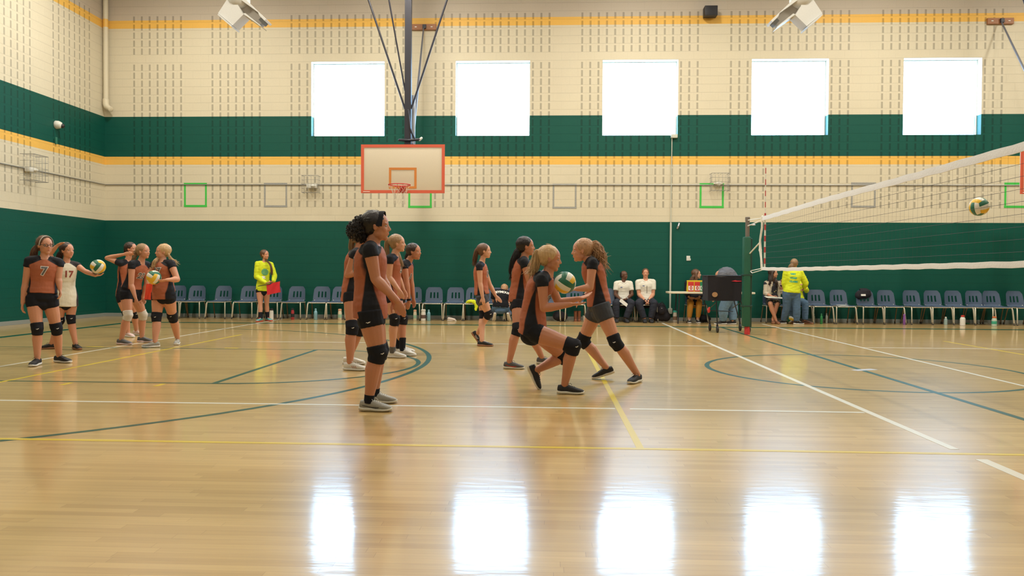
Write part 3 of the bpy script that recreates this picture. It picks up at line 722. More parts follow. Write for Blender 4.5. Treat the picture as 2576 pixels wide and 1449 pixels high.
add(id=2, label='girl in rust jersey mostly hidden behind the nearest curly-haired girl, white striped shoes',
    Y=-10.3, fa=5, s=1.05, w=1.08, pv=(889, 740), nk=(903, 627), hd=(908, 597), skin='b',
    armR=[(875, 691), (905, 683)], armL=[(900, 691), (930, 683)],
    legR=[(886, 824, -.05), (880, 932), -3, 0], legL=[(906, 826, .05), (878, 917), 5, 0], shoe=.275,
    hair=('dirty', dict(tails=[dict(root=(-.09, 0, .05), p=[(885, 605), (884, 635)], r=.02, n=20)])),
    cl=dict(top=J_(t0=-.18, sl=.24), bottom=dict(m=BLK, len=.22), pads=BLK, feet=feet(WHITESH, WHITESH, WHITESH, ('stripes', mat('rose_mark', (.45, .2, .16))))))
add(id=3, label='blonde ponytailed girl in rust jersey standing upright between the curly-haired girl and a bending girl',
    Y=-9.05, fa=-8, ha=0, s=1.05, pv=(985, 745), nk=(992, 641), hd=(1002, 613), skin='c', hs=1.02,
    armR=[(979, 698), (1003, 729, -.03)], armL=[(1002, 698), (1015, 729)], handR=dict(px=(1012, 745), n=(0, 1, 0)),
    legR=[(993, 801, -.06), (987, 900), -5, 0], legL=[(1000, 803, .05), (1010, 887), 5, 0], shoe=.26,
    hair=('dirty', dict(tails=[dict(root=(-.10, 0, .06), p=[(974, 605), (973, 635), (975, 662)], r=.022, n=50), dict(p=[(1004, 636, -.10), (1008, 652, -.14), (1014, 668, -.15)], r=.010, n=12)])),
    cl=dict(top=J_(t0=-.05, sl=.26, dec=[num(.66, '5', True, u=0)]), bottom=SHORT, pads=BLK, feet=feet(WHITESH, WHITESH, WHITESH, None, DGRAY, .14)))
add(id=4, label='smiling dark-haired girl leaning forward with hands on knees behind the blonde ponytailed girl',
    Y=-8.6, fa=-5, ha=-18, s=1.0, pv=(999, 745), nk=(1027, 656), hd=(1043, 634), skin='b', nY=-.02,
    armR=[(1023, 709, -.03), (1029, 758, -.05)], armL=[(1034, 706), (1040, 752)], handR=dict(px=(1026, 772), n=(0, 1, 0), c=20),
    legR=[(1014, 801, -.03), (1012, 895), -4, 0], legL=[(1012, 800, .05), (1001, 888), 3, 0], shoe=.265,
    hair=('dark', dict(tails=[dict(root=(-.09, 0, .0), p=[(1025, 640), (1021, 660)], r=.016, n=20)])),
    cl=dict(top=J_(t0=-.02, sl=.26, dec=[num(.6, '14', True)]), bottom=SHORT, pads=BLK, feet=feet(WHITESH, WHITESH, WHITESH, None, BLK, .38)))
add(id=5, label='girl with brown ponytail walking right, white-striped black shoes, trailing heel lifted',
    Y=-7.2, fa=-6, ha=-3, s=1.02, w=.93, pv=(1213, 745), nk=(1211, 660), hd=(1220, 632), skin='c',
    armR=[(1208, 712, -.02), (1214, 748, -.05)], armL=[(1232, 716, .03), (1247, 745, .03)], handL=dict(px=(1259, 757), n=(.3, -1, 0), c=6), handR=dict(n=(0, 1, 0), c=26),
    legR=[(1230, 790, -.06), ('t', 1207, 868), -4, 52], legL=[(1215, 790, .05), (1212, 871), -8, 0], shoe=.25,
    hair=('brown', dict(tails=[dict(root=(-.10, 0, .03), p=[(1200, 628), (1196, 644), (1194, 662)], r=.024, n=40)])),
    cl=dict(top=J_(t0=.05, sl=.26, dec=[num(.64, '13', True)]), bottom=dict(m=mat('charcoal_shorts', (.03, .035, .05), .7), len=.34), pads=BLK,
            feet=feet(BLKSH, GUM, WHITESH, ('bars', WHT))))
add(id=6, label='girl with long black ponytail and pale scrunchie standing behind the crouching blonde girl, grey shoes',
    Y=-9.95, fa=6, ha=0, s=1.0, w=1.0, pv=(1305, 758), nk=(1319, 648), hd=(1325, 620.5), skin='b',
    armR=[(1333, 711, -.04), (1356, 694, -.04)], armL=[(1345, 706), (1362, 690)], handR=dict(n=(0, 1, .2), c=20),
    legR=[(1302, 828, -.05), (1281, 928), -4, 0], legL=[(1336, 836, .05), (1363, 916), -2, 0], shoe=.25,
    hair=('black', dict(tails=[dict(root=(-.09, 0, -.02), p=[(1301, 636), (1294, 662), (1290, 696)], r=.036, n=60)], tie=((-.115, 0, -.05), PINKS))),
    cl=dict(top=J_(t0=-.03, sl=.26, dec=[num(.66, '8', False)]), bottom=SHORT, pads=BLK, feet=feet(DGRAY, CREAMSOLE, DGRAY, ('check', REDM2))))
add(id=7, label='blonde girl crouching deeply with forearms out to receive the ball, black shoes',
    Y=-12.05, fa=-10, ha=-6, hp=-8, s=1.0, w=1.05, vox=.008, skin='b', pv=(1341, 826), nk=(1379, 687), hd=(1386, 652), nY=-.04, bend=.05, hs=1.03,
    armR=[(1368, 775, -.02), (1436, 766, -.05)], armL=[(1405, 762, .03), (1458, 751, .02)],
    handR=dict(px=(1500, 762, .0), n=(-.1, .25, 1), c=5, sp=8), handL=dict(px=(1488, 741, .02), n=(-.1, -.4, 1), c=10, sp=9),
    legR=[(1443, 871, -.06), (1420, 991), -3, 0], legL=[(1421, 898, .16), ('t', 1352, 979), -12, 62], shoe=.255,
    hair=('blonde', dict(tails=[dict(root=(-.10, 0, .035), p=[(1354, 633), (1350, 655), (1340, 682)], r=.026, n=70, flare=.02)], wisps=24)),
    cl=dict(top=J_(t0=-.12, sl=.26, dec=[num(.55, '20', True)]), bottom=dict(m=BLK, len=.24), pads=BLK, feet=feet(BLKSH, CREAMSOLE, BLKSH)))
add(id=8, label='girl with curly reddish blonde ponytail striding left past the crouching girl',
    Y=-11.2, fa=186, ha=184, hp=-4, s=1.0, w=1.02, vox=.008, skin='a', pv=(1507, 768), nk=(1481, 651), hd=(1462, 631), hs=1.04, bend=.02,
    armL=[(1484, 724, -.04), (1450, 727, -.06)], armR=[(1500, 718, .05), (1468, 748, .05)], handL=dict(n=(0, 0, -1), c=12), handR=dict(n=(0, 0, -1), c=12),
    legR=[(1466, 857, .06), ('t', 1493, 954), 184, 16], legL=[(1548, 860, -.06), (1603, 962), 236, 0], shoe=.25,
    hair=('ginger', dict(tails=[dict(root=(-.10, 0, .02), p=[(1495, 616), (1506, 634), (1510, 652)], r=.038, n=110, flare=.035, wave=.35)], wisps=24)),
    cl=dict(top=J_(t0=.0, sl=.26, dec=[num(.62, '9', False)]), bottom=dict(m=mat('charcoal_shorts', (.03, .035, .05), .7), len=.36, inf=.012), pads=BLK, feet=feet(BLKSH, CREAMSOLE, BLKSH)))
# the group on the left
add(id=9, label='girl number seven with glasses and pale headband standing at the far left of the players',
    Y=-10.32, fa=-55, ha=-32, s=.97, w=1.02, skin='a', pv=(105, 748), nk=(112, 648), hd=(114, 618), shw=.158,
    armR=[(64, 714, .0), (57, 763, -.03)], armL=[(147, 702, -.02), (151, 728, -.04)], handR=dict(c=22), handL=dict(c=22),
    legR=[(94, 827, -.02), (94, 919), -78, 0], legL=[(142, 826, -.03), (149, 912), -14, 0], shoe=.25,
    hair=('brown', dict(tails=[dict(root=(-.10, 0, .03), p=[(88, 628), (84, 650), (76, 668)], r=.030, n=50)])),
    band=mat('pale_headband', (.55, .55, .50)), glasses=mat('dark_frame', (.02, .02, .025), .3),
    cl=dict(top=J_(t0=.10, sl=.26, dec=[num(.66, '7', True, size=.14)]), bottom=SHORT, pads=BLK, feet=feet(BLKSH, WHITESH, BLKSH, ('check', WHT))))
add(id=10, label='girl number seventeen in cream jersey balancing a ball on her outstretched hand',
    Y=-8.5, fa=-40, ha=-22, s=.98, w=.95, skin='a', pv=(165, 752), nk=(167, 658), hd=(170, 631), shw=.15,
    armR=[(124, 640, .0), (143, 619, -.03)], armL=[(213, 682, -.02), (240, 693, -.03)],
    handR=dict(px=(166, 604), n=(.6, -.2, -.6), c=12), handL=dict(px=(262, 692), n=(0, 0, 1), c=14, sp=12),
    legR=[(150, 806, .0), (130, 878), 200, 0], legL=[(178, 801, -.02), (190, 879), -38, 0], shoe=.24,
    hair=('dark', dict(tails=[dict(root=(-.09, 0, .0), p=[(151, 640), (149, 656)], r=.028, n=30)])),
    cl=dict(top=dict(m=WJERSEY, mask=True, t0=-.20, sl=.24, flare=.02, dec=[dict(t=.66, text='17', size=.13, m=REDM, bold=.004)]), bottom=SHORT, pads=BLK, feet=feet(BLKSH, GUM, BLKSH)))
add(id=11, label='dark-haired girl behind the others shielding her face with a raised elbow',
    Y=-6.2, fa=-14, ha=-10, s=1.03, w=.98, skin='a', pv=(315, 745), nk=(321, 654), hd=(331, 627),
    armR=[(269, 649, .03), (311, 640, -.02)], armL=[(334, 700), (342, 735)], handR=dict(px=(334, 634), n=(.3, 1, .2), c=8),
    legR=[(318, 790, -.03), (322, 848), -30, 0], legL=[(340, 790, .03), (343, 843), -20, 0], shoe=.24,
    hair=('dark', dict(tails=[dict(root=(-.09, 0, .03), p=[(317, 620), (315, 632)], r=.02, n=20)])),
    cl=dict(top=J_(t0=-.05, sl=.26), bottom=SHORT, pads=BLK, feet=feet(PINKS, WHITESH, WHITESH)))
add(id=12, label='girl with sandy messy bun and white knee pads stooping with hands on her thighs',
    Y=-7.5, fa=-18, ha=-12, s=.98, w=1.06, skin='a', pv=(329, 735), nk=(355, 658), hd=(362, 633), nY=-.04, bend=.03,
    armR=[(330, 716, -.03), (341, 750, -.06)], armL=[(369, 715), (359, 748)], handR=dict(c=18), handL=dict(px=(366, 763), c=20, n=(0, -1, .2)),
    legR=[(322, 793, -.03), (305, 867), -12, 0], legL=[(359, 792, .03), (357, 861), -6, 0], shoe=.26,
    hair=('dirty', dict(puffs=[((-.13, 0, -.0), .045, 60)], tails=[dict(root=(-.11, 0, -.03), p=[(338, 648), (334, 660)], r=.018, n=30)])),
    cl=dict(top=J_(t0=.12, sl=.24, dec=[num(.60, '22', True)]), bottom=dict(m=BLK, len=.30), pads=WPAD, feet=feet(DGRAY, PINKS, GRAYSH)), padlogo=False)
add(id=13, label='blonde girl with pigtails holding a ball before her chest, rust jersey worn long over shorts',
    Y=-7.9, fa=-108, ha=-140, s=.98, w=1.14, skin='a', pv=(411, 738), nk=(409, 656), hd=(408, 634), shw=.152,
    armR=[(377, 699, -.02), (383, 712, -.22)], armL=[(446, 703, -.04), (419, 704, -.22)], handR=dict(px=(392, 717, -.10), n=(0, 0, 1), c=22, sp=10), handL=dict(px=(400, 708, -.08), n=(-.6, 0, .6), c=18, sp=10),
    legR=[(394, 797, .02), (390, 874), 205, 0], legL=[(434, 796, .0), (447, 866), -72, 0], shoe=.25,
    hair=('blonde', dict(tails=[dict(root=(-.06, -.07, -.02), p=[(391, 655, -.08), (386, 668, -.10)], r=.018, n=24), dict(root=(-.07, .06, -.02), p=[(430, 651), (440, 657)], r=.014, n=24, flare=.02)])),
    cl=dict(top=J_(t0=-.18, sl=.26, dec=[num(.68, '17', True)]), bottom=SHORT, pads=BLK, feet=feet(GRAYSH, WHITESH, WHITESH)))
YEL = mat('neon_yellow_cloth', (.62, .70, .015), .8, bump=.35, bscale=18); JEAN = mat('blue_denim', (.065, .125, .22), .85, bump=.4, bscale=60, var=.2)
LJEAN = mat('light_denim', (.13, .23, .36), .85, bump=.4, bscale=60, var=.2); TEALP = mat('teal_print', (.02, .36, .27), .6); TEALSH = mat('teal_knit', (.10, .33, .34), .6); REDSOLE = mat('coral_sole', (.62, .10, .06), .5)
NAVY = mat('navy_cloth', (.010, .013, .028), .8, bump=.3, bscale=30); WSHIRT = mat('white_polo_cloth', (.70, .67, .60), .8, bump=.2, bscale=9)
def globe():
    ps = []
    for i in range(6):
        y0 = .075-.026*i; y1 = y0-.018; f = lambda y: math.sqrt(max(0, .08**2-min(.08, abs(y))**2))
        ps.append([(-f(y0), y0), (f(y0), y0-.006), (f(y1), y1-.006), (-f(y1), y1)])
    return poly_mesh(ps)
def splotch(): return poly_mesh([[(-.05, .03), (-.01, .035), (.04, .028), (.03, .0), (.045, -.02), (.02, -.045), (-.005, -.02), (-.03, -.035), (-.025, -.005)]])
add(id=14, label='girl line judge in neon yellow long-sleeved shirt with long plait, before the back wall chairs',
    Y=-1.45, fa=-68, ha=-22, s=1.0, w=.93, skin='a', pv=(662, 727), nk=(665, 657.5), hd=(667, 641.5), shw=.155,
    armR=[(645, 696, -.02), (669, 712, -.16)], armL=[(691, 694, -.02), (688, 708, -.15)], handR=dict(px=(679, 711), c=34, n=(0, .4, 1)), handL=dict(px=(681, 710), c=34, n=(0, .4, 1)),
    legR=[(655, 765, .0), (656, 809), -100, 0], legL=[(671, 764, .0), (673, 807.5), -38, 0], shoe=.25, padlogo=False,
    hair=('brown', dict(tails=[dict(root=(-.075, .03, -.06), p=[(671, 656.5, -.07), (679, 664, -.14), (683, 675, -.175), (684, 689, -.18)], r=.015, n=14)])),
    cl=dict(top=dict(m=YEL, t0=-.07, sl=2.0, long=True, inf=.020, slr=.020, name='shirt', wr=.007, dec=[dict(t=.62, u=.02, mesh=globe, m=TEALP, name='shirt_print'), dict(t=.42, u=.0, mesh=splotch, m=WHT, name='shirt_print')]),
            bottom=dict(m=BLK, len=.20), feet=feet(TEALSH, REDSOLE, REDM2, None, BLK, .40)))
add(id=15, label='standing woman in neon yellow shirt and jeans seen from behind below the net',
    Y=-1.02, fa=98, ha=70, s=.95, w=1.22, skin='a', pv=(1991, 738), nk=(1996, 678), hd=(1998, 664), shw=.16,
    armL=[(1973, 712, .03), (1978, 734, .10)], armR=[(2027, 713, .02), (2022, 724, .16)], handR=dict(c=30), handL=dict(c=30),
    legL=[(1979, 776, -.02), (1971, 815), 145, 0], legR=[(2004, 776, -.02), (2004, 816.5), 20, 0], shoe=.26,
    hair=('dirty', dict(fringe=0, tails=[dict(root=(-.06, 0, -.0), p=[(1990, 670, -.08), (1989, 676, -.08)], r=.04, n=40)])),
    cl=dict(top=dict(m=YEL, t0=.05, sl=1.9, long=True, inf=.022, slr=.02, name='shirt', wr=.007, dec=[dict(t=.80, u=.065, text='WEST', size=.042, m=TEALP, front=False, name='shirt_lettering'), dict(t=.64, u=.05, text='COAST', size=.046, m=TEALP, front=False, name='shirt_lettering'), dict(t=.49, u=.03, text='CLASSIC', size=.05, m=TEALP, front=False, name='shirt_lettering')]),
            bottom=dict(m=JEAN, len=1.96, inf=.012, fl=.012, name='jeans', wr=.005, wb=.25), feet=feet(BLKSH, WHITESH, WHITESH)))
# officials on the chairs
BLUEP, ORP = mat('blue_print', (.05, .09, .30), .6), mat('orange_print', (.55, .14, .03), .6)
def badge(): return poly_mesh([[(-.026, -.008), (.026, -.008), (.022, .009), (-.018, .010)]])
def strap(): return poly_mesh([[(-.004, -.09), (.004, -.09), (.005, .09), (-.005, .09)]])
def seated(**k):
    add(**k)
seated(id=16, label='bald seated official in white polo shirt holding a sheet of paper',
    Y=-.28, fa=-85, ha=-40, s=1.06, w=1.05, skin='d', pv=(1568.5, 757), nk=(1568, 708), hd=(1570, 693), shw=.158, hs=.98, fh=-88,
    armR=[(1548, 741, -.05), (1562, 754, -.30)], armL=[(1590, 741, -.05), (1576, 752, -.30)], handR=dict(px=(1569, 756, -.06), c=25, n=(0, .3, .9)), handL=dict(px=(1566, 753, -.05), c=25, n=(0, 0, -1)),
    legR=[(1549, 763, -.22), ('y', 1551, -.76), -95, 0], legL=[(1589, 763, -.22), ('y', 1574, -.76), -80, 0], shoe=.28,
    hair=('black', dict(bald=1, wisps=0)), cl=dict(top=dict(m=WSHIRT, t0=.0, sl=.62, inf=.012, slr=.009, name='polo_shirt', wr=.0035, collar=True, dec=[dict(t=.70, u=-.065, mesh=badge, m=BLUEP, name='chest_badge')]), bottom=dict(m=NAVY, len=1.93, inf=.012, fl=.012, name='trousers', wr=.005), feet=feet(BLKSH, BLKSH)))
seated(id=17, label='brown-haired seated official in white polo shirt, hands clasped, sitting beside the wall pipe',
    Y=-.28, fa=-88, ha=-95, s=1.08, w=1.1, skin='a', pv=(1625, 757), nk=(1624, 704), hd=(1624, 688), shw=.165,
    armR=[(1607, 741, -.05), (1624, 757, -.30)], armL=[(1643, 741, -.05), (1631, 757, -.30)], handR=dict(px=(1628, 765, -.06), c=30, n=(1, 0, .3)), handL=dict(px=(1629, 766, -.06), c=30, n=(-1, 0, .3)),
    legR=[(1606, 763, -.22), ('y', 1621, -.74), -90, 0], legL=[(1646, 763, -.22), ('y', 1637, -.74), -88, 0], shoe=.28,
    hair=('brown', dict(wisps=0)), cl=dict(top=dict(m=WSHIRT, t0=.0, sl=.62, inf=.013, slr=.009, name='polo_shirt', wr=.0035, collar=True, dec=[dict(t=.72, u=-.065, mesh=badge, m=BLUEP, name='chest_badge'), dict(t=.55, u=.01, mesh=strap, m=BLK, name='lanyard')]), bottom=dict(m=NAVY, len=1.93, inf=.012, fl=.012, name='trousers', wr=.005), feet=feet(BLKSH, BLKSH)))
MUST = mat('mustard_leggings', (.44, .20, .02), .7)
seated(id=18, label='seated woman with long light brown hair and mustard leggings behind the scoring table',
    Y=-.30, fa=-82, ha=-12, s=1.0, w=1.05, skin='c', pv=(1747, 758), nk=(1746, 706), hd=(1753, 690), shw=.165,
    armR=[(1727, 738, -.05), (1735, 749, -.24)], armL=[(1765, 738, -.05), (1758, 750, -.26)], handR=dict(px=(1746, 751, -.06), c=25), handL=dict(px=(1750, 752, -.06), c=25),
    legR=[(1737, 766, -.20), ('y', 1734, -.80), -95, 0], legL=[(1759, 766, -.20), ('y', 1755, -.80), -88, 0], shoe=.25,
    hair=('brown', dict(side=.26, tails=[dict(root=(-.06, -.05, -.02), p=[(1742, 700, -.05), (1737, 712, -.08)], r=.03, n=50)])),
    cl=dict(top=dict(m=BLK, t0=.0, sl=1.7, long=True, inf=.018, slr=.014, name='top', wr=.005), bottom=dict(m=MUST, len=1.85, inf=.006, name='leggings'), skirt=dict(m=BLK, len=.62), feet=feet(BLKSH, WHITESH, WHITESH)))
GSHIRT = mat('grey_shirt_cloth', (.105, .11, .135), .85, bump=.4, bscale=16)
add(id=19, label='man in grey shirt and light jeans bending over behind the black ball cart',
    Y=-1.35, fa=165, ha=170, hp=-75, s=1.12, w=1.3, skin='a', pv=(1835, 733), nk=(1807, 687), hd=(1803, 716), shw=.19, bend=.15, hY=.1,
    armR=[(1806, 720, .05), (1795, 742, .08)], armL=[(1811, 722, -.02), (1800, 744, -.05)],
    legR=[(1844, 775, .02), (1843, 817), 165, 0], legL=[(1820, 775, -.02), (1819, 817), 195, 0], shoe=.29,
    hair=('dark', dict(wisps=0)), cl=dict(top=dict(m=GSHIRT, t0=-.02, t1=1.0, sl=.8, inf=.035, slr=.03, name='shirt', wr=.008), bottom=dict(m=LJEAN, len=1.95, inf=.015, fl=.015, name='jeans', wr=.005), feet=feet(BLKSH, WHITESH)))
FLORAL = mat('dark_floral_cloth', (.014, .014, .024), .8)
def floral():
    nt = FLORAL.node_tree; b = nt.nodes['Principled BSDF']; h = NB(nt); tc = nt.nodes.new('ShaderNodeTexCoord'); vo = nt.nodes.new('ShaderNodeTexVoronoi'); vo.inputs['Scale'].default_value = 17
    nt.links.new(tc.outputs['Object'], vo.inputs['Vector']); f = h.m('LESS_THAN', vo.outputs['Distance'], .27)
    nt.links.new(h.mix(f, (.014, .014, .024), (.42, .36, .16)), b.inputs['Base Color'])
floral()
CARD = mat('beige_knit', (.50, .43, .34), .85, bump=.4, bscale=50)
seated(id=20, label='seated woman with dark wavy hair in dark floral dress, one hand raised',
    Y=-.30, fa=-72, ha=-28, s=1.0, w=1.02, skin='a', pv=(1944, 758), nk=(1943, 706), hd=(1946, 688), shw=.165,
    armR=[(1925, 738, -.05), (1943, 746, -.26)], armL=[(1966, 736, -.04), (1966, 716, -.14)], handR=dict(px=(1955, 744, -.06), c=18, n=(0, 0, -1)), handL=dict(px=(1967, 703), c=24, n=(-.6, -.5, 0)),
    legR=[(1938, 764, -.22), ('y', 1952, -.78), -80, 0], legL=[(1955, 765, -.22), ('y', 1944, -.72), -100, 0], shoe=.245,
    hair=('dark', dict(side=.26, tails=[dict(root=(-.04, -.07, -.03), p=[(1938, 705, -.08), (1937, 720, -.1)], r=.028, n=40), dict(root=(-.03, .07, -.03), p=[(1952, 706, -.08), (1954, 718, -.1)], r=.022, n=30)])),
    cl=dict(top=dict(m=FLORAL, t0=.0, sl=.2, inf=.016, slr=.01, name='dress_top', wr=.004), over=dict(m=CARD), skirt=dict(m=FLORAL, len=.93), feet=feet(mat('tan_sandal', (.25, .11, .06)), GUM)))
seated(id=21, label='seated person in neon yellow top and jeans mostly hidden behind the standing yellow-shirted woman',
    Y=-.28, fa=-75, ha=-120, s=.95, w=1.05, skin='a', pv=(2006, 757), nk=(2005, 706), hd=(2003, 690), shw=.165,
    armR=[(1994, 740, -.04), (2003, 750, -.22)], armL=[(2029, 731, -.05), (2021, 719, -.22)], handL=dict(c=30),
    legR=[(1996, 764, -.22), ('y', 1992, -.62), -85, 0], legL=[(2026, 763, -.22), ('y', 2025, -.74), -40, 0], shoe=.27,
    hair=('brown', dict(wisps=4)), cl=dict(top=dict(m=YEL, t0=-.05, sl=1.5, long=True, inf=.02, slr=.02, name='shirt', wr=.006), bottom=dict(m=JEAN, len=1.93, inf=.012, fl=.012, name='jeans', wr=.005), feet=feet(mat('brown_leather', (.10, .045, .03), .5), GUM)))
def sey(): return text_mesh('SEYMOUR', .085, .005)
add(id=22, label='person in black lettered shirt kneeling toward the back wall chairs, head bowed',
    Y=-.75, fa=100, ha=80, hp=-45, s=1.0, w=1.15, skin='a', pv=(1259, 773), nk=(1262, 733), hd=(1269, 729), shw=.17, bend=.07, nY=.14, hY=.28, fh=90,
    armR=[(1279, 757, .05), (1281, 765, -.02)], armL=[(1242, 757, .08), (1245, 766, .2)], handR=dict(c=25), handL=dict(c=25),
    legR=[(1279, 786, .32), ('y', 1276, -.86), 75, 50], legL=[(1243, 786, .32), ('y', 1246, -.86), 105, 50], shoe=.26, padlogo=False,
    hair=('ginger', dict(wisps=6, puffs=[((-.10, 0, .02), .035, 16)])),
    cl=dict(top=dict(m=BLK, t0=-.05, sl=.7, inf=.02, slr=.02, name='shirt', wr=.005, dec=[dict(t=.80, mesh=sey, m=WHT, front=False, name='shirt_lettering')]),
            bottom=dict(m=JEAN, len=1.9, inf=.010, fl=.01, name='jeans', wr=.005), feet=feet(DGRAY, WHITESH, WHITESH)))
# ---------------------------------------------------------------- the room
def struct(o, label=None): o['kind'] = 'structure'; o['label'] = label or o.name; return o
FLM = floor_mat()
mb = MB(); mb.box(((XL+XR)/2, YN/2, -.05), (XR-XL+.6, -YN+.6, .1)); FLOOR = struct(mb.build('floor', FLM, smooth=False), 'glossy maple strip gym floor with court lines')
def paint(name, c, k=.45):
    m = mat(name, c, .40, coat=k, var=.03); m.node_tree.nodes['Principled BSDF'].inputs['Specular IOR Level'].default_value = .2; return m
PW, PG, PY = paint('white_line_paint', (.66, .64, .56)), paint('green_line_paint', (.003, .062, .038), .16), paint('yellow_line_paint', (.62, .46, .035))
LZ = [.0006]
def line(m, a, b, w=.05, z=.0006, name='court_line'):
    a, b = V((*a, 0)), V((*b, 0)); d = (b-a).normalized()*0+(b-a).normalized(); n = V((-d.y, d.x, 0))*w/2; mb = MB()
    mb.add([a-n, b-n, b+n, a+n, a-n+V((0, 0, z)), b-n+V((0, 0, z)), b+n+V((0, 0, z)), a+n+V((0, 0, z))], [(4, 5, 6, 7), (0, 1, 5, 4), (1, 2, 6, 5), (2, 3, 7, 6), (3, 0, 4, 7)])
    return mb.build(name, m, FLOOR, smooth=False)
def arc(m, c, r, a0, a1, w=.05, z=.0008, n=72, pre=None, post=None):
    mb = MB(); vs = []; pts = []
    for i in range(n+1):
        a = math.radians(a0+(a1-a0)*i/n); d = V((math.cos(a), math.sin(a), 0)); pts.append((V((*c, 0))+d*(r-w/2), V((*c, 0))+d*(r+w/2)))
    if pre: pts = [(pts[0][0]+V(pre), pts[0][1]+V(pre))]+pts
    if post: pts.append((pts[-1][0]+V(post), pts[-1][1]+V(post)))
    for a, b in pts: vs += [a+V((0, 0, z)), b+V((0, 0, z))]
    mb.add(vs, [(2*i, 2*i+1, 2*i+3, 2*i+2) for i in range(len(pts)-1)]); return mb.build('court_line', m, FLOOR, smooth=False, recalc=False)
CX, CY = 3.83, -9.93
line(PG, (-9.5, -2.18), (17.16, -2.18), .26); line(PG, (-9.4, -17.6), (17.06, -17.6)); line(PG, (-9.42, -17.6), (-9.42, -2.06), .20)
line(PG, (CX, -17.6), (CX, -2.30), .066, .0010); arc(PG, (CX, CY), 1.83, 0, 360, .06)
for sy in (-1.8, 1.8): line(PG, (-9.36, CY+sy), (-3.40, CY+sy), .045, .0009)
line(PG, (-3.42, CY-1.8), (-3.42, CY+1.8), .06, .0011); arc(PG, (-3.42, CY), 1.8, -90, 90, .06, z=.0013)
arc(PG, (-7.55, CY), 6.02, -90, 90, .066, .0007, pre=(-1.8, 0, 0), post=(-1.8, 0, 0))
line(PW, (2.70, -22), (2.72, -14.62), .075, .0014); line(PW, (2.70, -14.34), (2.74, -.86), .06, .0014); line(PW, (5.0, -11.35), (5.08, -.86), .05, .0014)
line(PW, (-6.55, -12.95), (-6.53, -.5), .045, .0007); line(PW, (-6.9, -12.93), (.585, -12.93), .05, .0015); line(PW, (.71, -12.94), (2.66, -12.96), .05, .0015)
line(PW, (-4.9, -6.86), (2.70, -6.86), .045, .0012); line(PW, (5.06, -6.86), (13.2, -6.88), .045, .0012)
line(PY, (-5.62, -14.47), (13.3, -14.47), .05, .0012); line(PY, (-5.62, -14.47), (-5.62, -5.45), .045, .0013); line(PY, (.62, -14.47), (.62, -5.45), .05, .0010); line(PY, (7.02, -14.47), (7.02, -5.45), .05, .0010)
for x in (-4.88, -3.91): line(PY, (x, -11.97), (x, -11.80), .05, .0012)
for x0, x1 in ((-7.01, -6.75), (-4.86, -4.66)): line(PY, (x0, -8.0), (x1, -8.0), .07, .0012)
line(mat('grey_tape', (.32, .33, .36), .6), (3.72, -9.98), (4.02, -9.84), .12, .0018, 'floor_tape')

BW = block_wall('painted_block_back', 0, X0, 'back'); LW = block_wall('painted_block_side', 1, .3519, 'left')
T_ = .32; mb = MB(); xs = [XL-.3]
for wx in WINX: xs += [wx-WHW, wx+WHW]
xs.append(XR+.3)
vs = []; mb.box(((XL+XR)/2, T_/2, WZ0/2), (XR-XL+.6, T_, WZ0)); mb.box(((XL+XR)/2, T_/2, (WZ1+ZC+.2)/2), (XR-XL+.6, T_, ZC+.2-WZ1))
for i in range(0, len(xs), 2): mb.box(((xs[i]+xs[i+1])/2, T_/2, (WZ0+WZ1)/2), (xs[i+1]-xs[i], T_, WZ1-WZ0))
struct(mb.build('wall_back', BW, smooth=False), 'long painted block wall with green and orange bands behind the chairs')
mb = MB(); mb.box((XL-.15, YN/2, ZC/2), (.3, -YN+.0, ZC+.2)); struct(mb.build('wall_left', LW, smooth=False), 'painted block side wall at left with green and orange bands')
mb = MB(); mb.box((XR+.15, YN/2, ZC/2), (.3, -YN, ZC+.2)); struct(mb.build('wall_right', LW, smooth=False), 'painted block side wall at right')
mb = MB(); mb.box(((XL+XR)/2, YN-.15, ZC/2), (XR-XL+.6, .3, ZC+.2)); struct(mb.build('wall_front', BW, smooth=False), 'painted block wall behind the camera')
mb = MB(); mb.box(((XL+XR)/2, YN/2, ZC+.1), (XR-XL+.6, -YN+.6, .2))
struct(mb.build('ceiling', mat('ceiling_paint', (.45, .42, .38), .8), smooth=False), 'painted gym ceiling')
BASEM = mat('grey_baseboard', (.24, .26, .25), .55)
for nm, c, d in (('baseboard_back', ((XL+XR)/2, -.006, .045), (XR-XL, .012, .09)), ('baseboard_left', (XL+.006, YN/2, .045), (.012, -YN, .09))):
    mb = MB(); mb.box(c, d, bev=.003); struct(mb.build(nm, BASEM, smooth=False), 'grey rubber baseboard along the block wall')
WF = mat('window_frame_metal', (.80, .81, .80), .4); 
GL = bpy.data.materials.new('window_glass'); nt, b_ = nodes_of(GL); N_ = nt.nodes; tr = N_.new('ShaderNodeBsdfTransparent'); tr.inputs[0].default_value = (.93, .96, .97, 1); mx_ = N_.new('ShaderNodeMixShader'); mx_.inputs[0].default_value = .06
gl_ = N_.new('ShaderNodeBsdfGlossy'); gl_.inputs['Roughness'].default_value = .02; nt.links.new(tr.outputs[0], mx_.inputs[1]); nt.links.new(gl_.outputs[0], mx_.inputs[2]); nt.links.new(mx_.outputs[0], N_['Material Output'].inputs[0])
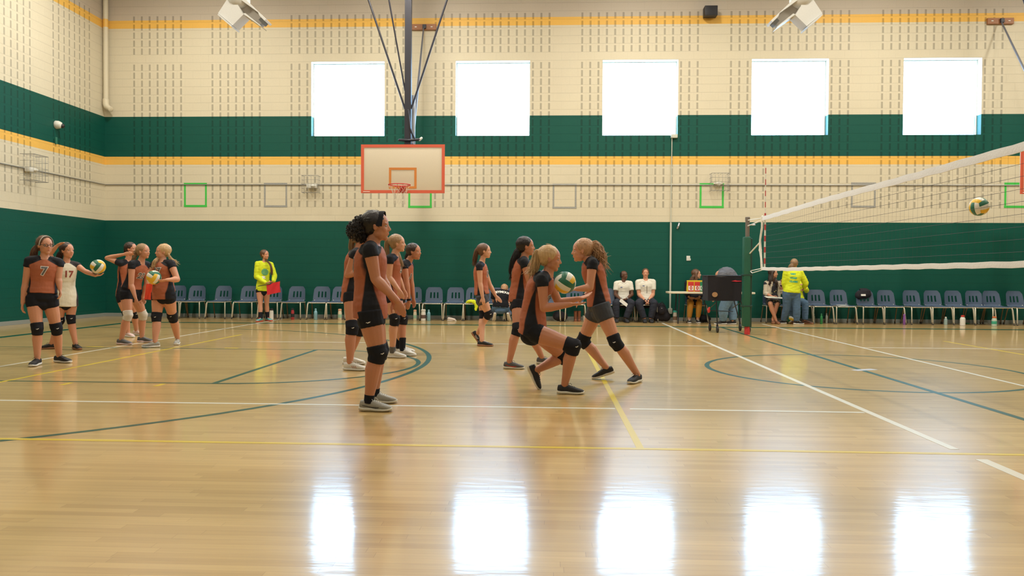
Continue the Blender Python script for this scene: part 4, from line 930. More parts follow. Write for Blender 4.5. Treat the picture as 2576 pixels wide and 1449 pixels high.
for k, wx in enumerate(WINX):
    mb = MB(); zc = (WZ0+WZ1)/2; hh = (WZ1-WZ0)/2
    for sx in (-1, 1): mb.box((wx+sx*(WHW-.012), .22, zc), (.024, .04, hh*2))
    for sz in (-1, 1): mb.box((wx, .22, zc+sz*(hh-.012)), (WHW*2-.048, .04, .024))
    f = mb.build('window_%d' % (k+1), WF, smooth=False)
    struct(f, ['square bright window at the far left of the row', 'square bright window just right of the hanging basketball goal', 'middle one of the five square windows', 'square bright window fourth from the left', 'square bright window above the net at the right'][k])
    mb = MB(); mb.box((wx, .225, zc), (WHW*2-.048, .008, hh*2-.048)); mb.build('pane', GL, f, smooth=False)

# ---------------------------------------------------------------- wall fittings
WHTP = mat('white_plastic', (.66, .65, .61), .4); GREYM = mat('grey_metal', (.33, .33, .33), .4, .6); DARKM = mat('dark_steel', (.022, .021, .032), .45, .2); STEEL = mat('light_steel', (.45, .47, .52), .35, .5)
CRM = mat('cream_painted_pipe', CREAM, .5); ORM = mat('orange_painted_pipe', ORANGE, .5); LGR = mat('light_grey_conduit', (.50, .52, .46), .5)
TG = mat('green_tape', (.05, .50, .07), .6); TS = mat('silver_tape', (.30, .30, .29), .5, var=.35, bscale=40)
tape = [(-8.96, 3.11, TG, 'bright green tape square outline on the wall nearest the left corner'), (-6.89, 3.11, TS, 'grey tape square outline beside the caged light left of the backboard'), (-3.205, 3.10, TG, 'bright green tape square outline partly hidden behind the basketball backboard'),
        (.42, 3.09, TS, 'grey tape square outline right of the basketball backboard'), (4.05, 3.11, TG, 'bright green tape square outline under the wire cage left of the net'), (7.73, 3.13, TS, 'grey tape square outline seen above the net'), (11.39, 3.13, TG, 'bright green tape square outline behind the net at the right edge')]
for x, z, m, lb in tape:
    mb = MB(); h_ = .30; t_ = .055 if m is TG else .048
    for sz in (-1, 1): mb.box((x, -.003, z+sz*(h_+.008-t_/2)), (h_*2, .004, t_))
    for sx in (-1, 1): mb.box((x+sx*(h_-t_/2), -.0028, z), (t_*.85, .0036, h_*2-t_*1.6))
    tag(mb.build('tape_square', m, base=V((x, 0, z)), smooth=False), lb, 'tape square', 'tape squares on the back wall')
mb = MB(); mb.tube([(XL+.02, -12, 3.37), (XL+.02, -.02, 3.37), (XL+.05, -.018, 3.37), (XR, -.018, 3.37)], .013, n=8, cap=0)
tag(mb.build('wall_conduit', GREYM, base=V((XL, 0, 3.37))), 'thin grey conduit running horizontally along both walls through the cages', 'conduit')
root = empty('wall_pipe', (3.05, -.03, 0)); tag(root, 'vertical light grey conduit on the green wall left of the scoring table', 'pipe')
mb = MB(); mb.tube([(3.05, -.03, .28), (3.05, -.03, 2.44)], .024, n=12, cap=0); mb.build('lower_pipe', LGR, root, base=V((3.05, -.03, 0)))
mb = MB(); mb.tube([(3.05, -.02, 2.44), (3.06, -.02, 4.55)], .011, n=10, cap=0); mb.build('upper_pipe', LGR, root, base=V((3.05, -.03, 0)))
mb = MB(); mb.box((3.11, -.04, 4.57), (.16, .08, .09), bev=.01); mb.box((3.05, -.035, .25), (.10, .07, .14), bev=.01); mb.build('junction_box', LGR, root, base=V((3.05, -.03, 0)))
mb = MB(); mb.box((3.49, -.008, 1.56), (.09, .016, .12), bev=.004); mb.box((3.535, -.014, 1.53), (.03, .02, .05), bev=.004)
tag(mb.build('wall_outlet', WHTP, base=V((3.49, 0, 1.56))), 'small white switch plate on the green wall above the scoring table', 'switch')
mb = MB(); mb.tube([(3.255, -.02, 2.42), (3.235, -.05, 2.36), (3.215, -.02, 2.30)], .022, n=8)
tag(mb.build('wall_hook', STEEL, base=V((3.23, 0, 2.36))), 'small steel clip on the wall where cream meets green', 'hook')
# pipe in the left corner
root = empty('corner_pipe', (XL+.10, -.12, 5.3)); tag(root, 'fat cream painted pipe running down the left corner to a nozzle', 'pipe'); B0 = root.location.copy()
mb = MB(); zb0, zb1 = ZG+24*U, ZG+25*U; px_, py_ = XL+.10, -.12
mb.tube([(px_, py_, 5.5), (px_, py_, zb0)], .062, n=16, cap=0); mb.tube([(px_, py_, zb1), (px_, py_, ZC)], .062, n=16, cap=0)
mb.tube([(px_, py_, zb0), (px_, py_, zb1)], .062, n=16, cap=0, mi=1); mb.build('pipe', [CRM, ORM], root, B0)
mb = MB(); mb.tube([(px_, py_, 5.52), (px_, py_, 5.40), (px_+.03, py_-.02, 5.33), (px_+.12, py_-.05, 5.27), (px_+.17, py_-.07, 5.25)], [.075, .078, .074, .066, .07], n=16, cap=.2); mb.build('nozzle', CRM, root, B0)
# caged lights
def cage(c, w_, h_, d_, wall, lamp, label):
    root = empty('light_cage', c); tag(root, label, 'wire cage', 'wire cages round wall lights'); c = V(c); n = V((0, -1, 0)) if wall == 'b' else V((1, 0, 0)); a = V((1, 0, 0)) if wall == 'b' else V((0, 1, 0)); z = V((0, 0, 1)); mb = MB()
    for i in range(5):
        zz = z*(h_*(i/4-.5)); r = .006 if i in (0, 4) else .0035
        mb.tube([c+a*w_/2+zz, c+a*w_/2+n*d_+zz, c-a*w_/2+n*d_+zz, c-a*w_/2+zz], r, n=6, cap=.2)
    for i in range(6):
        aa = a*(w_*(i/5-.5)); mb.tube([c+aa+n*d_-z*h_/2, c+aa+n*d_+z*h_/2], .003, n=6); mb.tube([c+aa-z*h_/2+n*.004, c+aa+n*d_-z*h_/2], .003, n=5); mb.tube([c+aa+z*h_/2+n*.004, c+aa+n*d_+z*h_/2], .003, n=5)
    for q in (-1, 1):
        for i in range(1, 4): mb.tube([c+a*q*w_/2+n*d_*i/4-z*h_/2, c+a*q*w_/2+n*d_*i/4+z*h_/2], .003, n=5)
    mb.build('wire_cage', GREYM, root, c); mb = MB()
    if lamp == 'w': mb.tube([c+n*.02-z*.02+V((0, 0, 0)), c+n*.12-z*.03], [(.14, .05), (.09, .045)], lat=a, n=4, cap=.2)
    else: mb.box(c+n*.07-z*.03, (.26 if wall == 'b' else .12, .12 if wall == 'b' else .26, .10), bev=.02); mb.ell(c+n*.14-z*.035+a*.05, (.06, .05, .035))
    mb.build('wall_light', WHTP, root, c)
cage((-5.93, -.02, 3.36), .40, .42, .28, 'b', 'e', 'wire cage round a small wall light left of the basketball backboard')
cage((4.20, -.02, 3.42), .42, .42, .28, 'b', 'w', 'wire cage above the green tape square left of the net post')
cage((XL+.02, -3.02, 3.38), .50, .56, .30, 'l', 'e', 'wire cage round a wall light on the left side wall')
root = empty('security_camera', (XL+.0, -1.99, 4.52)); tag(root, 'white domed security camera on the green band of the left wall', 'security camera'); B0 = root.location.copy()
mb = MB(); mb.tube([B0, B0+V((.05, 0, 0)), B0+V((.10, 0, -.01))], [.095, .092, .075], n=18, cap=.5); mb.build('housing', WHTP, root, B0)
mb = MB(); mb.ell(B0+V((.12, .03, -.02)), (.06, .055, .055)); mb.build('lens', mat('dark_glass', (.02, .02, .025), .1), root, B0)
mb = MB(); mb.box((XL+.02, -2.03, 4.15), (.04, .05, .16), bev=.01); tag(mb.build('junction_box', mat('green_painted_box', (.03, .16, .11), .5), base=V((XL, -2.03, 4.15))), 'small green painted box on the left wall under the security camera', 'box')
mb = MB(); mb.box((3.935, -.17, 7.57), (.31, .26, .235), bev=.015); mb.box((3.935, -.02, 7.6), (.06, .04, .1)); tag(mb.build('loudspeaker', mat('black_plastic', (.010, .009, .013), .5), base=V((3.935, 0, 7.57))), 'black box loudspeaker mounted high on the orange band of the back wall', 'loudspeaker')

# ---------------------------------------------------------------- basketball goals
ORB = mat('orange_red_trim', (.58, .10, .05), .5); BOARD = mat('cream_backboard', (.60, .53, .42), .45); SQ = mat('orange_target', (.55, .19, .035), .5); RED = mat('red_rim', (.50, .035, .03), .4); NETM = mat('worn_white_net', (.55, .50, .42), .8)
WOOD = mat('varnished_wood', (.30, .12, .045), .5, bump=.2, bscale=30)
def goal(cx, label, strut_top, strut_px, full=True):
    Yb = -2.5; z0, z1 = 2.905, 3.97; root = empty('basketball_goal', (cx, Yb, z0)); tag(root, label, 'basketball hoop', 'basketball goals hung along the back wall'); B = root.location.copy()
    mb = MB(); mb.box((cx, Yb+.02, (z0+z1)/2), (1.84, .04, z1-z0), bev=.012); bd = mb.build('backboard', BOARD, root, B)
    mb = MB(); w_ = .065; hw = .925
    for sz, zz in ((-1, z0), (1, z1)): mb.box((cx, Yb-.002, zz-sz*w_/2), (hw*2, .012, w_))
    for sx in (-1, 1): mb.box((cx+sx*(hw-w_/2), Yb-.0021, (z0+z1)/2), (w_, .0118, z1-z0-2*w_))
    mb.build('border', ORB, bd, B, smooth=False)
    mb = MB(); t_ = .05; sq0, sq1 = z0+.10, z0+.56
    for zz in (sq0+t_/2, sq1-t_/2): mb.box((cx, Yb-.0025, zz), (.61, .008, t_))
    for sx in (-1, 1): mb.box((cx+sx*(.305-t_/2), Yb-.0026, (sq0+sq1)/2), (t_, .0078, sq1-sq0-2*t_))
    mb.build('target_square', SQ, bd, B, smooth=False)
    mb = MB(); mb.box((cx-.80, Yb-.011, z0+.03), (.15, .004, .012)); mb.build('maker_mark', WHT, bd, B, smooth=False)
    rc = V((cx, Yb-.385, 3.045)); R_ = .232
    mb = MB(); mb.tube([rc+V((R_*math.cos(a), R_*math.sin(a), 0)) for a in [2*PI*i/40 for i in range(41)]], .0105, n=8, cap=0)
    mb.tube([V((cx, Yb-.005, 3.02)), V((cx, Yb-.10, 3.025)), V((cx, Yb-.165, 3.04))], [(.06, .05), (.045, .03), (.03, .012)], lat=(1, 0, 0), n=10, cap=.2)
    for q in (-1, 1): mb.tube([V((cx+q*.05, Yb-.01, 2.93)), V((cx+q*.09, Yb-.19, 3.02)), V((cx+q*.17, Yb-.22, 3.045))], .008, n=6)
    mb.box((cx, Yb-.02, 2.985), (.13, .03, .13), bev=.01)
    for i in range(12): a = 2*PI*i/12; mb.tube([rc+V((R_*math.cos(a), R_*math.sin(a), -.006)), rc+V((R_*.97*math.cos(a), R_*.97*math.sin(a), -.03))], .004, n=5)
    rim = mb.build('rim', RED, root, B)
    mb = MB(); lv = [(0, R_*.98), (.08, .18), (.16, .145), (.24, .125), (.33, .12), (.40, .13)]
    for i in range(12):
        for sgn in (1, -1):
            mb.tube([rc+V((r*math.cos(2*PI*(i+sgn*j*.5)/12), r*math.sin(2*PI*(i+sgn*j*.5)/12), -.015-dz)) for j, (dz, r) in enumerate(lv)], .0023, n=5)
    mb.build('net', NETM, rim, B)
    pc = cx+.07; py = Yb+.24
    mb = MB(); mb.box((pc, py, (z0+.25+ZC)/2), (.145, .10, ZC-z0-.26)); mb.build('mast', DARKM, root, B, smooth=False)
    mb = MB(); mb.box((pc+.01, py+.22, (z0+.3+5.15)/2), (.22, .05, 5.15-z0-.3)); mb.build('rear_channel', STEEL, root, B, smooth=False)
    mb = MB(); mb.box((cx, Yb+.10, (z0+z1)/2+.1), (.9, .12, .08)); mb.box((cx, Yb+.10, z0+.2), (.5, .12, .06)); mb.box((pc, py-.08, z0+.55), (.10, .16, .5)); mb.build('board_bracket', DARKM, root, B, smooth=False)
    mb = MB(); mb.tube([(pc-.18, py-.06, 4.10), (pc+.02, py-.07, 4.09), (pc+.27, py-.06, 4.11)], .03, n=10); mb.tube([(pc+.02, py-.08, 4.75), (pc+.06, py-.08, 4.35), (pc+.16, py-.07, 4.12)], .022, n=8); mb.build('swivel_clamp', DARKM, root, B)
    mb = MB(); mb.tube([(pc+.27, py-.06, 4.10), (pc+.31, py-.06, 4.14)], .028, n=10); mb.build('clamp_tip', WHTP, root, B)
    jz = 4.80
    for dx, dz, y1, r in ((-.78, 2.29, py, .022), (.75, 2.29, py, .022), (-.32, 1.95, py-.25, .018)):
        k_ = (ZC-(jz if r > .02 else 5.2))/dz; z_ = jz if r > .02 else 5.2
        mb = MB(); mb.tube([(pc+(.07 if dx > 0 else -.07), py, z_), (pc+(.07 if dx > 0 else -.07)+dx*k_, py+(y1-py)*k_, ZC-.01)], r, n=10, cap=0); mb.build('brace', DARKM, root, B)
    st = V(strut_top); mb = MB(); mb.tube([st+V((0, -.06, 0)), V(strut_px)], [.018, .034], n=10); mb.build('rear_strut', mat('mid_grey_steel', (.20, .21, .25), .4, .4), root, B)
    wb = empty('wall_bracket', st); tag(wb, 'varnished wooden block high on the wall '+('behind the central goal' if full else 'at the right edge'), 'bracket')
    mb = MB(); mb.box(st+V((0, -.03, 0)), (.62, .06, .145), bev=.005); mb.build('wood_block', WOOD, wb, st, smooth=False)
    mb = MB(); mb.box(st+V((.02, -.08, 0)), (.09, .05, .10), bev=.01); mb.build('hinge_plate', DARKM, wb, st, smooth=False)
    mb = MB()
    for q in (-1, 1): mb.box(st+V((q*.2, -.063, 0)), (.05, .008, .02))
    mb.build('bolt_plate', WHTP, wb, st, smooth=False)
goal(-3.18, 'ceiling-hung basketball goal with cream backboard, orange border and red rim, between two windows', (-3.12, 0, 7.30), at(1037, 362, -2.1))
c2 = at(2567, 425, -2.5).x+.925
goal(c2, 'second ceiling-hung basketball goal cut off by the right edge of the photo', (10.91, 0, 7.33), (c2+.15, -2.1, 4.0), False)

# ---------------------------------------------------------------- ceiling fixtures
FX = mat('white_enamel', (.66, .66, .65), .4); FXG = mat('grey_grille', (.16, .16, .15), .6)
def fixture(cx, sg, label):
    c = at(cx, 6, -6.0); root = empty('ceiling_fixture', c); tag(root, label, 'ceiling fixture', 'angular white ceiling fixtures'); k = (6.0-CAM.y-12)/FPX; k = (-6.0-CAM.y)/FPX
    def Pp(dx, dy, dz=0.): return c+V((sg*dx*k, dz, -dy*k))
    R1 = Matrix.Rotation(sg*math.radians(40), 3, 'Y')
    mb = MB(); mb.ell(Pp(2, -6), (.20, .20, .17)); mb.tube([Pp(2, -10), V((Pp(2, 0).x, c.y, ZC))], .035, n=12); mb.build('hub', FX, root, c)
    def slab(poly, y0, y1, name, m):
        mb = MB(); n = len(poly); vs = [Pp(x, y, y0) for x, y in poly]+[Pp(x, y, y1) for x, y in poly]
        mb.add(vs, [tuple(range(n)), tuple(reversed(range(n, 2*n)))]+[(i, n+i, n+(i+1) % n, (i+1) % n) for i in range(n)]); o = mb.build(name, m, root, c, smooth=False); return o
    slab([(-21, 0), (-43, 33), (-6, 64), (22, 37), (5, 8)], -.13, .16, 'housing_box', FX)
    slab([(-40, 36), (-5, 66), (-7, 69), (-42, 39)], -.17, .18, 'housing_flange', FX)
    slab([(0, 4), (26, 2), (74, 44), (58, 58), (22, 37)], -.02, .14, 'channel_arm', mat('beige_enamel', (.44, .40, .35), .5))
    slab([(20, -6), (26, -2), (81, 50), (77, 54), (64, 41), (60, 32), (18, 2)], -.15, .14, 'channel_flange', FX); slab([(22, 36), (28, 34), (68, 66), (66, 67), (60, 62)], -.15, .14, 'channel_flange', FX)
    slab([(56, 46), (62, 40), (74, 51), (67, 58)], -.04, .10, 'grille', FXG)
fixture(598, 1, 'white angular metal fixture hanging under the ceiling, left of the basketball goal')
fixture(2018, -1, 'white angular metal fixture hanging under the ceiling, right of the black loudspeaker')

# ---------------------------------------------------------------- volleyball net and post
NX = 3.83; PADG = mat('green_vinyl_pad', (.008, .088, .052), .5, bump=.2, bscale=12); PADD = mat('dark_green_vinyl', (.010, .045, .035), .5)
root = empty('net_post', (3.87, -4.23, 0)); tag(root, 'volleyball net post wrapped in a tall green pad, red foot below', 'net post'); B = root.location.copy()
mb = MB(); mb.tube([(3.87, -4.23, .02), (3.87, -4.23, 2.24)], .040, n=16, cap=.1); mb.tube([(3.87, -4.23, 2.20), (3.87, -4.23, 2.27)], .046, n=16, cap=.1); mb.build('pole', mat('brown_grey_metal', (.20, .17, .15), .45, .4), root, B)
mb = MB(); mb.box((3.855, -4.24, 1.02), (.135, .17, 1.74), bev=.03); pd = mb.build('pad', PADG, root, B)
mb = MB(); mb.box((3.935, -4.22, 1.00), (.045, .13, 1.72), bev=.015); mb.build('pad_edge', PADD, root, B)
for z_ in (.55, 1.15): mb = MB(); mb.box((3.865, -4.235, z_), (.19, .185, .035), bev=.008); mb.build('pad_strap', PADD, pd, B)
mb = MB(); mb.tube([(3.88, -4.25, 0), (3.88, -4.25, .10), (3.88, -4.25, .16)], [.055, .052, .045], n=14, cap=.05); mb.build('foot', mat('red_paint', (.50, .03, .03), .5), root, B)
mb = MB(); mb.tube([(3.93, -4.25, 2.12), (4.0, -4.27, 2.12)], .014, n=8); mb.build('hook', STEEL, root, B)
root = empty('volleyball_net', (NX, -5.43, 1.25)); tag(root, 'volleyball net stretched from the green post out past the right edge, white tapes', 'volleyball net'); B = root.location.copy()
Y1, Y2 = -5.43, -14.3
def zt(y): return 2.19+(2.235-2.19)*min(1, (Y1-y)/3)-.012*math.sin(PI*(Y1-y)/(Y1-Y2))
def zb(y): return 1.245+.02*max(0, 1-(Y1-y)/1.5)
TAPE = mat('white_net_tape', (.72, .71, .70), .7, bump=.3, bscale=60); CORD = mat('dark_net_cord', (.045, .045, .06), .8); ROPE = mat('white_rope', (.66, .65, .60), .8)
def ribbon(zf, h_, name, y0=Y1, y1=Y2, x=NX, n=60):
    mb = MB(); vs = []
    for i in range(n+1):
        y = y0+(y1-y0)*i/n; z = zf(y); wv = .004*math.sin(i*2.1)
        for dx, dz in ((-.006, -h_/2), (.006, -h_/2), (.008, 0), (.006, h_/2), (-.006, h_/2), (-.008, 0)): vs.append((x+dx+wv, y, z+dz+.003*math.sin(i*1.7)))
    mb.add(vs, [(i*6+k, i*6+(k+1) % 6, i*6+6+(k+1) % 6, i*6+6+k) for i in range(n) for k in range(6)]+[(5, 4, 3, 2, 1, 0), tuple(n*6+k for k in range(6))]); return mb.build(name, TAPE, root, B)
ribbon(lambda y: zt(y)-.035, .075, 'top_tape'); ribbon(zb, .055, 'bottom_tape')
mb = MB()
for i in range(1, 9):
    t = i/9; mb.tube([(NX, Y1+(Y2-Y1)*j/20, zb(Y1+(Y2-Y1)*j/20)*(1-t)+(zt(Y1+(Y2-Y1)*j/20)-.07)*t) for j in range(21)], .0016, n=4, cap=0)
for i in range(1, 89):
    y = Y1+(Y2-Y1)*i/89; mb.tube([(NX, y, zb(y)), (NX, y, zt(y)-.06)], .0006, n=4, cap=0)
mb.build('netting', CORD, root, B)
mb = MB(); mb.tube([(NX, Y1, 2.19), (NX+.005, Y1+.04, 2.0), (NX-.01, Y1+.10, 1.78), (NX, Y1+.12, 1.62), (NX, Y1+.05, 1.45), (NX, Y1, 1.26)], [.022, .02, .018, .026, .018, .022], n=8)
mb.tube([(NX, Y1, 2.165), (3.87, -4.25, 2.21)], .009, n=6); mb.tube([(NX, Y1, 2.13), (3.87, -4.25, 2.10)], .011, n=6); mb.tube([(NX-.01, Y1+.10, 1.74), (3.90, -4.28, 1.56)], .013, n=6)
mb.tube([(NX, Y1, 1.27), (3.92, -4.28, 1.23)], .008, n=6); mb.tube([(NX, Y1, 1.24), (NX+.02, -4.7, 1.19), (3.92, -4.28, 1.225)], .008, n=6); mb.ell((NX, Y1+.12, 1.60), (.03, .03, .03))
mb.build('side_rope', ROPE, root, B)
AR, AW = mat('antenna_red', (.42, .05, .05), .5), mat('antenna_white', (.6, .58, .52), .5)
mb = MB(); ya = Y1-.07
for i in range(18): z_ = 1.25+.1*i; mb.tube([(NX+.03, ya, z_), (NX+.03, ya, z_+.1)], .0085 if i > 9 else .016, n=8, cap=0, mi=i % 2)
mb.build('antenna', [AW, AR], root, B)

# ---------------------------------------------------------------- balls
BY, BWh, BG = mat('yellow_leather', (.72, .43, .02), .45, bump=.1, bscale=200), mat('white_leather', (.68, .66, .60), .45, bump=.1, bscale=200), mat('green_leather', (.012, .13, .075), .45, bump=.1, bscale=200)
def ball_mesh():
    mb = MB(); n = 12; R_ = .105
    for ax in range(3):
        for sg in (-1, 1):
            vs = []; fs = []; o = len(mb.v)
            def pt(u, v):
                a, b2 = math.tan(u*PI/4), math.tan(v*PI/4); p = [0, 0, 0]; p[ax] = sg; p[(ax+1) % 3] = a; p[(ax+2) % 3] = b2; q = V(p).normalized()
                e = min(abs(abs(v)-1/3), abs(1-max(abs(u), abs(v)))); return q*(R_-.0012*max(0, 1-e/.03))
            us = [-1+2*i/n for i in range(n+1)]
            vv = sorted(set([round(x, 4) for x in us]+[-1/3, 1/3, -.30, -.367, .30, .367]))
            for i, v_ in enumerate(vv):
                for u_ in us: vs.append(pt(u_, v_))
            for i in range(len(vv)-1):
                mid = (vv[i]+vv[i+1])/2; mi = 0 if mid < -1/3 else (1 if mid < 1/3 else 2)
                mi = [(0, 1, 2), (2, 1, 0), (1, 2, 0)][(ax+(sg > 0)) % 3][mi]
                for k in range(n):
                    q = (i*(n+1)+k, i*(n+1)+k+1, (i+1)*(n+1)+k+1, (i+1)*(n+1)+k); mb.f.append(tuple(o+x for x in (q if sg > 0 else q[::-1]))); mb.m.append(mi)
            mb.v += vs
    me = mb.mesh('volleyball'); bm = bmesh.new(); bm.from_mesh(me); bmesh.ops.remove_doubles(bm, verts=bm.verts[:], dist=1e-5); bmesh.ops.recalc_face_normals(bm, faces=bm.faces[:]); bm.to_mesh(me); bm.free()
    for m in (BY, BWh, BG): me.materials.append(m)
    return me
BM = ball_mesh()
def ball(loc, rot, label):
    o = bpy.data.objects.new('volleyball', BM); COL.objects.link(o); o.location = loc; o.rotation_euler = [math.radians(a) for a in rot]; tag(o, label, 'volleyball', 'yellow, green and white volleyballs'); return o
j = P[10]['J']['wrL']; ball(at(246.5, 671, j.y-.01), (20, 30, 60), 'yellow, white and green volleyball balanced on the outstretched hand at left')
ball(at(387, 698, P[13]['Y']-.30), (50, 120, 20), 'yellow, white and green volleyball held by the blonde girl with pigtails')
ball(at(1421, 711, P[7]['J']['wrR'].y+.06), (35, -25, 78), 'yellow, white and green volleyball dropping before the crouching blonde girl')
ball(at(2463, 520, -10.4), (10, 70, 30), 'volleyball flying in the air beyond the net at the right')
b_ = at(1987, 800, -.62); ball((b_.x, -.62, .1065), (60, 20, 10), 'volleyball resting on the floor between the feet of the woman in yellow')
# ---------------------------------------------------------------- chairs along the back wall
CBL = mat('blue_chair_plastic', (.055, .085, .145), .5, bump=.1, bscale=120); CHR = mat('satin_chrome', (.62, .58, .48), .35, .55); GLD = mat('dark_glide', (.05, .045, .04), .7)
def shell(mb, fn, nu, nv, th, holes):
    """plate with thickness th over a nu x nv grid; fn(u, v) -> point, normal"""
    P0 = []; P1 = []
    for j_ in range(nv+1):
        for i in range(nu+1):
            p, n = fn(i/nu, j_/nv); P0.append(p+n*th/2); P1.append(p-n*th/2)
    idx = lambda i, j_: j_*(nu+1)+i; solid = lambda i, j_: 0 <= i < nu and 0 <= j_ < nv and (i, j_) not in holes
    o = len(P0); fs = []
    for j_ in range(nv):
        for i in range(nu):
            if not solid(i, j_): continue
            a, b2, c, d = idx(i, j_), idx(i+1, j_), idx(i+1, j_+1), idx(i, j_+1); fs.append((a, b2, c, d)); fs.append((d+o, c+o, b2+o, a+o))
            for (di, dj, e0, e1) in ((-1, 0, d, a), (1, 0, b2, c), (0, -1, a, b2), (0, 1, c, d)):
                if not solid(i+di, j_+dj): fs.append((e0, e0+o, e1+o, e1))
    mb.add(P0+P1, fs)
def make_chair():
    root = empty('chair', (0, 0, 0)); B = V((0, 0, 0))
    def bk(u, v):
        x = (u-.5)*2; hw = .215-.028*v**2-.02*max(0, v-.9)*8; z = .47+.335*v; y = .205+.075*v+.035*(1-x*x)-.02
        zz = z-(.030*max(0, abs(x)-.75)**2*16 if v > .85 else 0)
        return V((x*hw, y, zz)), V((x*.3, -1, .22)).normalized()
    mb = MB(); holes = set()
    for c in (5, 9, 13):
        for j_ in range(3, 10): holes.add((c, j_)); holes.add((c+1, j_)) if c != 99 else None
    shell(mb, bk, 20, 16, .009, holes); mb.build('backrest', CBL, root, B)
    def st(u, v):
        x = (u-.5)*2; y = -.225+.45*v; z = .438+.014*x*x-.018*math.sin(PI*v)+(-.020*(1-v*5)**2 if v < .2 else 0)+(.045*((v-.8)*5)**2 if v > .8 else 0)
        hw = .225-.012*v; return V((x*hw, y, z)), V((0, 0, 1))
    mb = MB(); shell(mb, st, 14, 14, .010, set()); mb.build('seat', CBL, root, B)
    fr = mb = MB(); r = .0125
    mb.tube([(-.225, .17, .415), (-.225, -.17, .415), (-.20, -.215, .412), (.20, -.215, .412), (.225, -.17, .415), (.225, .17, .415)], r, n=8)
    mb.tube([(-.19, .15, .42), (-.17, .235, .50), (-.165, .265, .66)], .010, n=8); mb.tube([(.19, .15, .42), (.17, .235, .50), (.165, .265, .66)], .010, n=8); mb.tube([(-.225, .12, .413), (.225, .12, .413)], .010, n=8)
    mb.build('seat_frame', CHR, root, B)
    for sx in (-1, 1):
        mb = MB(); mb.tube([(sx*.222, -.20, .415), (sx*.232, -.225, .36), (sx*.250, -.265, .03)], [(.016, .015), (.020, .015), (.023, .015)], n=8); l1 = mb.build('leg', CHR, root, B)
        mb = MB(); mb.tube([(sx*.250, -.265, .055), (sx*.252, -.267, .0)], .019, n=8, cap=0); mb.build('glide', GLD, l1, B)
        mb = MB(); mb.tube([(sx*.222, .10, .415), (sx*.228, .14, .34), (sx*.240, .235, .03)], .0125, n=8); l1 = mb.build('leg', mat('bronze_chrome', (.20, .13, .075), .4, .4), root, B)
        mb = MB(); mb.tube([(sx*.240, .234, .05), (sx*.242, .237, .0)], .017, n=8, cap=0); mb.build('glide', GLD, l1, B)
    return root
proto = make_chair(); first = [True]
def place_chair(x, y, rz, label, px=True):
    X = at(x, 728, -.22).x if px else x
    o = proto if first[0] else copy_tree(proto); first[0] = False
    o.location = (X, y, 0); o.rotation_euler = (0, 0, math.radians(rz)); tag(o, label, 'chair', 'blue plastic chairs along the back wall'); return o
CH = [(449, 0, 'blue plastic chair just right of the blonde girl with pigtails, nearest the left corner'), (498, 2, 'second fully seen blue chair from the left, three places left of the yellow line judge'),
      (563, -2, 'blue chair two places to the left of the girl in yellow with the red flag'), (628, 0, 'blue chair directly left of the girl in yellow with the red flag'), (690, 1, 'blue chair half hidden behind the red flag of the girl in yellow'),
      (747.5, -1, 'blue chair right of the red flag, beside the red and black bottle'), (811, 1, 'blue chair with the pale blue bottle standing in front, right of the red one'), (857, -2, 'blue chair behind the white-shoed girl left of the curly-haired girl'),
      (921, 0, 'blue chair hidden behind the nearest curly-haired girl'), (984, 0, 'blue chair hidden behind the blonde ponytailed girl'), (1040, -1, 'blue chair partly hidden behind the leaning smiling girl'),
      (1093.5, 2, 'blue chair right of the leaning girl, pale bottles to its left'), (1147, 1, 'blue chair next to the one with the yellow shirt on its seat, on its left'), (1194, 0, 'blue chair with a neon yellow shirt hanging from its seat'),
      (1249, -1, 'blue chair before which the person in black kneels'), (1295, 0, 'blue chair behind the girl with the long black ponytail'), (1384, 0, 'blue chair hidden behind the crouching blonde girl'), (1446, 0, 'blue chair hidden behind the flying forearms of the crouching girl, boots below'),
      (1524, 1, 'blue chair behind the hips of the striding girl, beside the bald official')]
for x, rz, lb in CH: place_chair(x, -.46, rz, lb)
for x, lb in ((1568, 'blue chair under the bald seated official'), (1624, 'blue chair under the brown-haired seated official'), (1747, 'blue chair of the woman in mustard leggings behind the scoring table'),
              (1943, 'blue chair of the woman in the beige cardigan'), (2006, 'blue chair of the seated person in yellow, hidden behind the standing woman')):
    place_chair(x, -.36, 0, lb)
CH2 = [(2053.5, 3, 'blue chair immediately right of the standing woman in yellow'), (2109.6, 4, 'blue chair with white papers on its seat'), (2176, 3, 'blue chair with a black bag slung over its back'), (2228.5, 3, 'blue chair just right of the one carrying the black bag'),
       (2293.5, 5, 'blue chair with the purple bottle by its left leg'), (2346, 4, 'blue chair second to the right of the purple bottle'), (2398, 4, 'blue chair left of the white bottle with the red cap'), (2450.5, 4, 'blue chair right of the white bottle with the red cap'),
       (2494, 3, 'blue chair above the orange-capped bottle, overlapping its left neighbour'), (2553, 4, 'blue chair at the right edge of the photo')]
for x, rz, lb in CH2: place_chair(x, -.46, rz, lb)

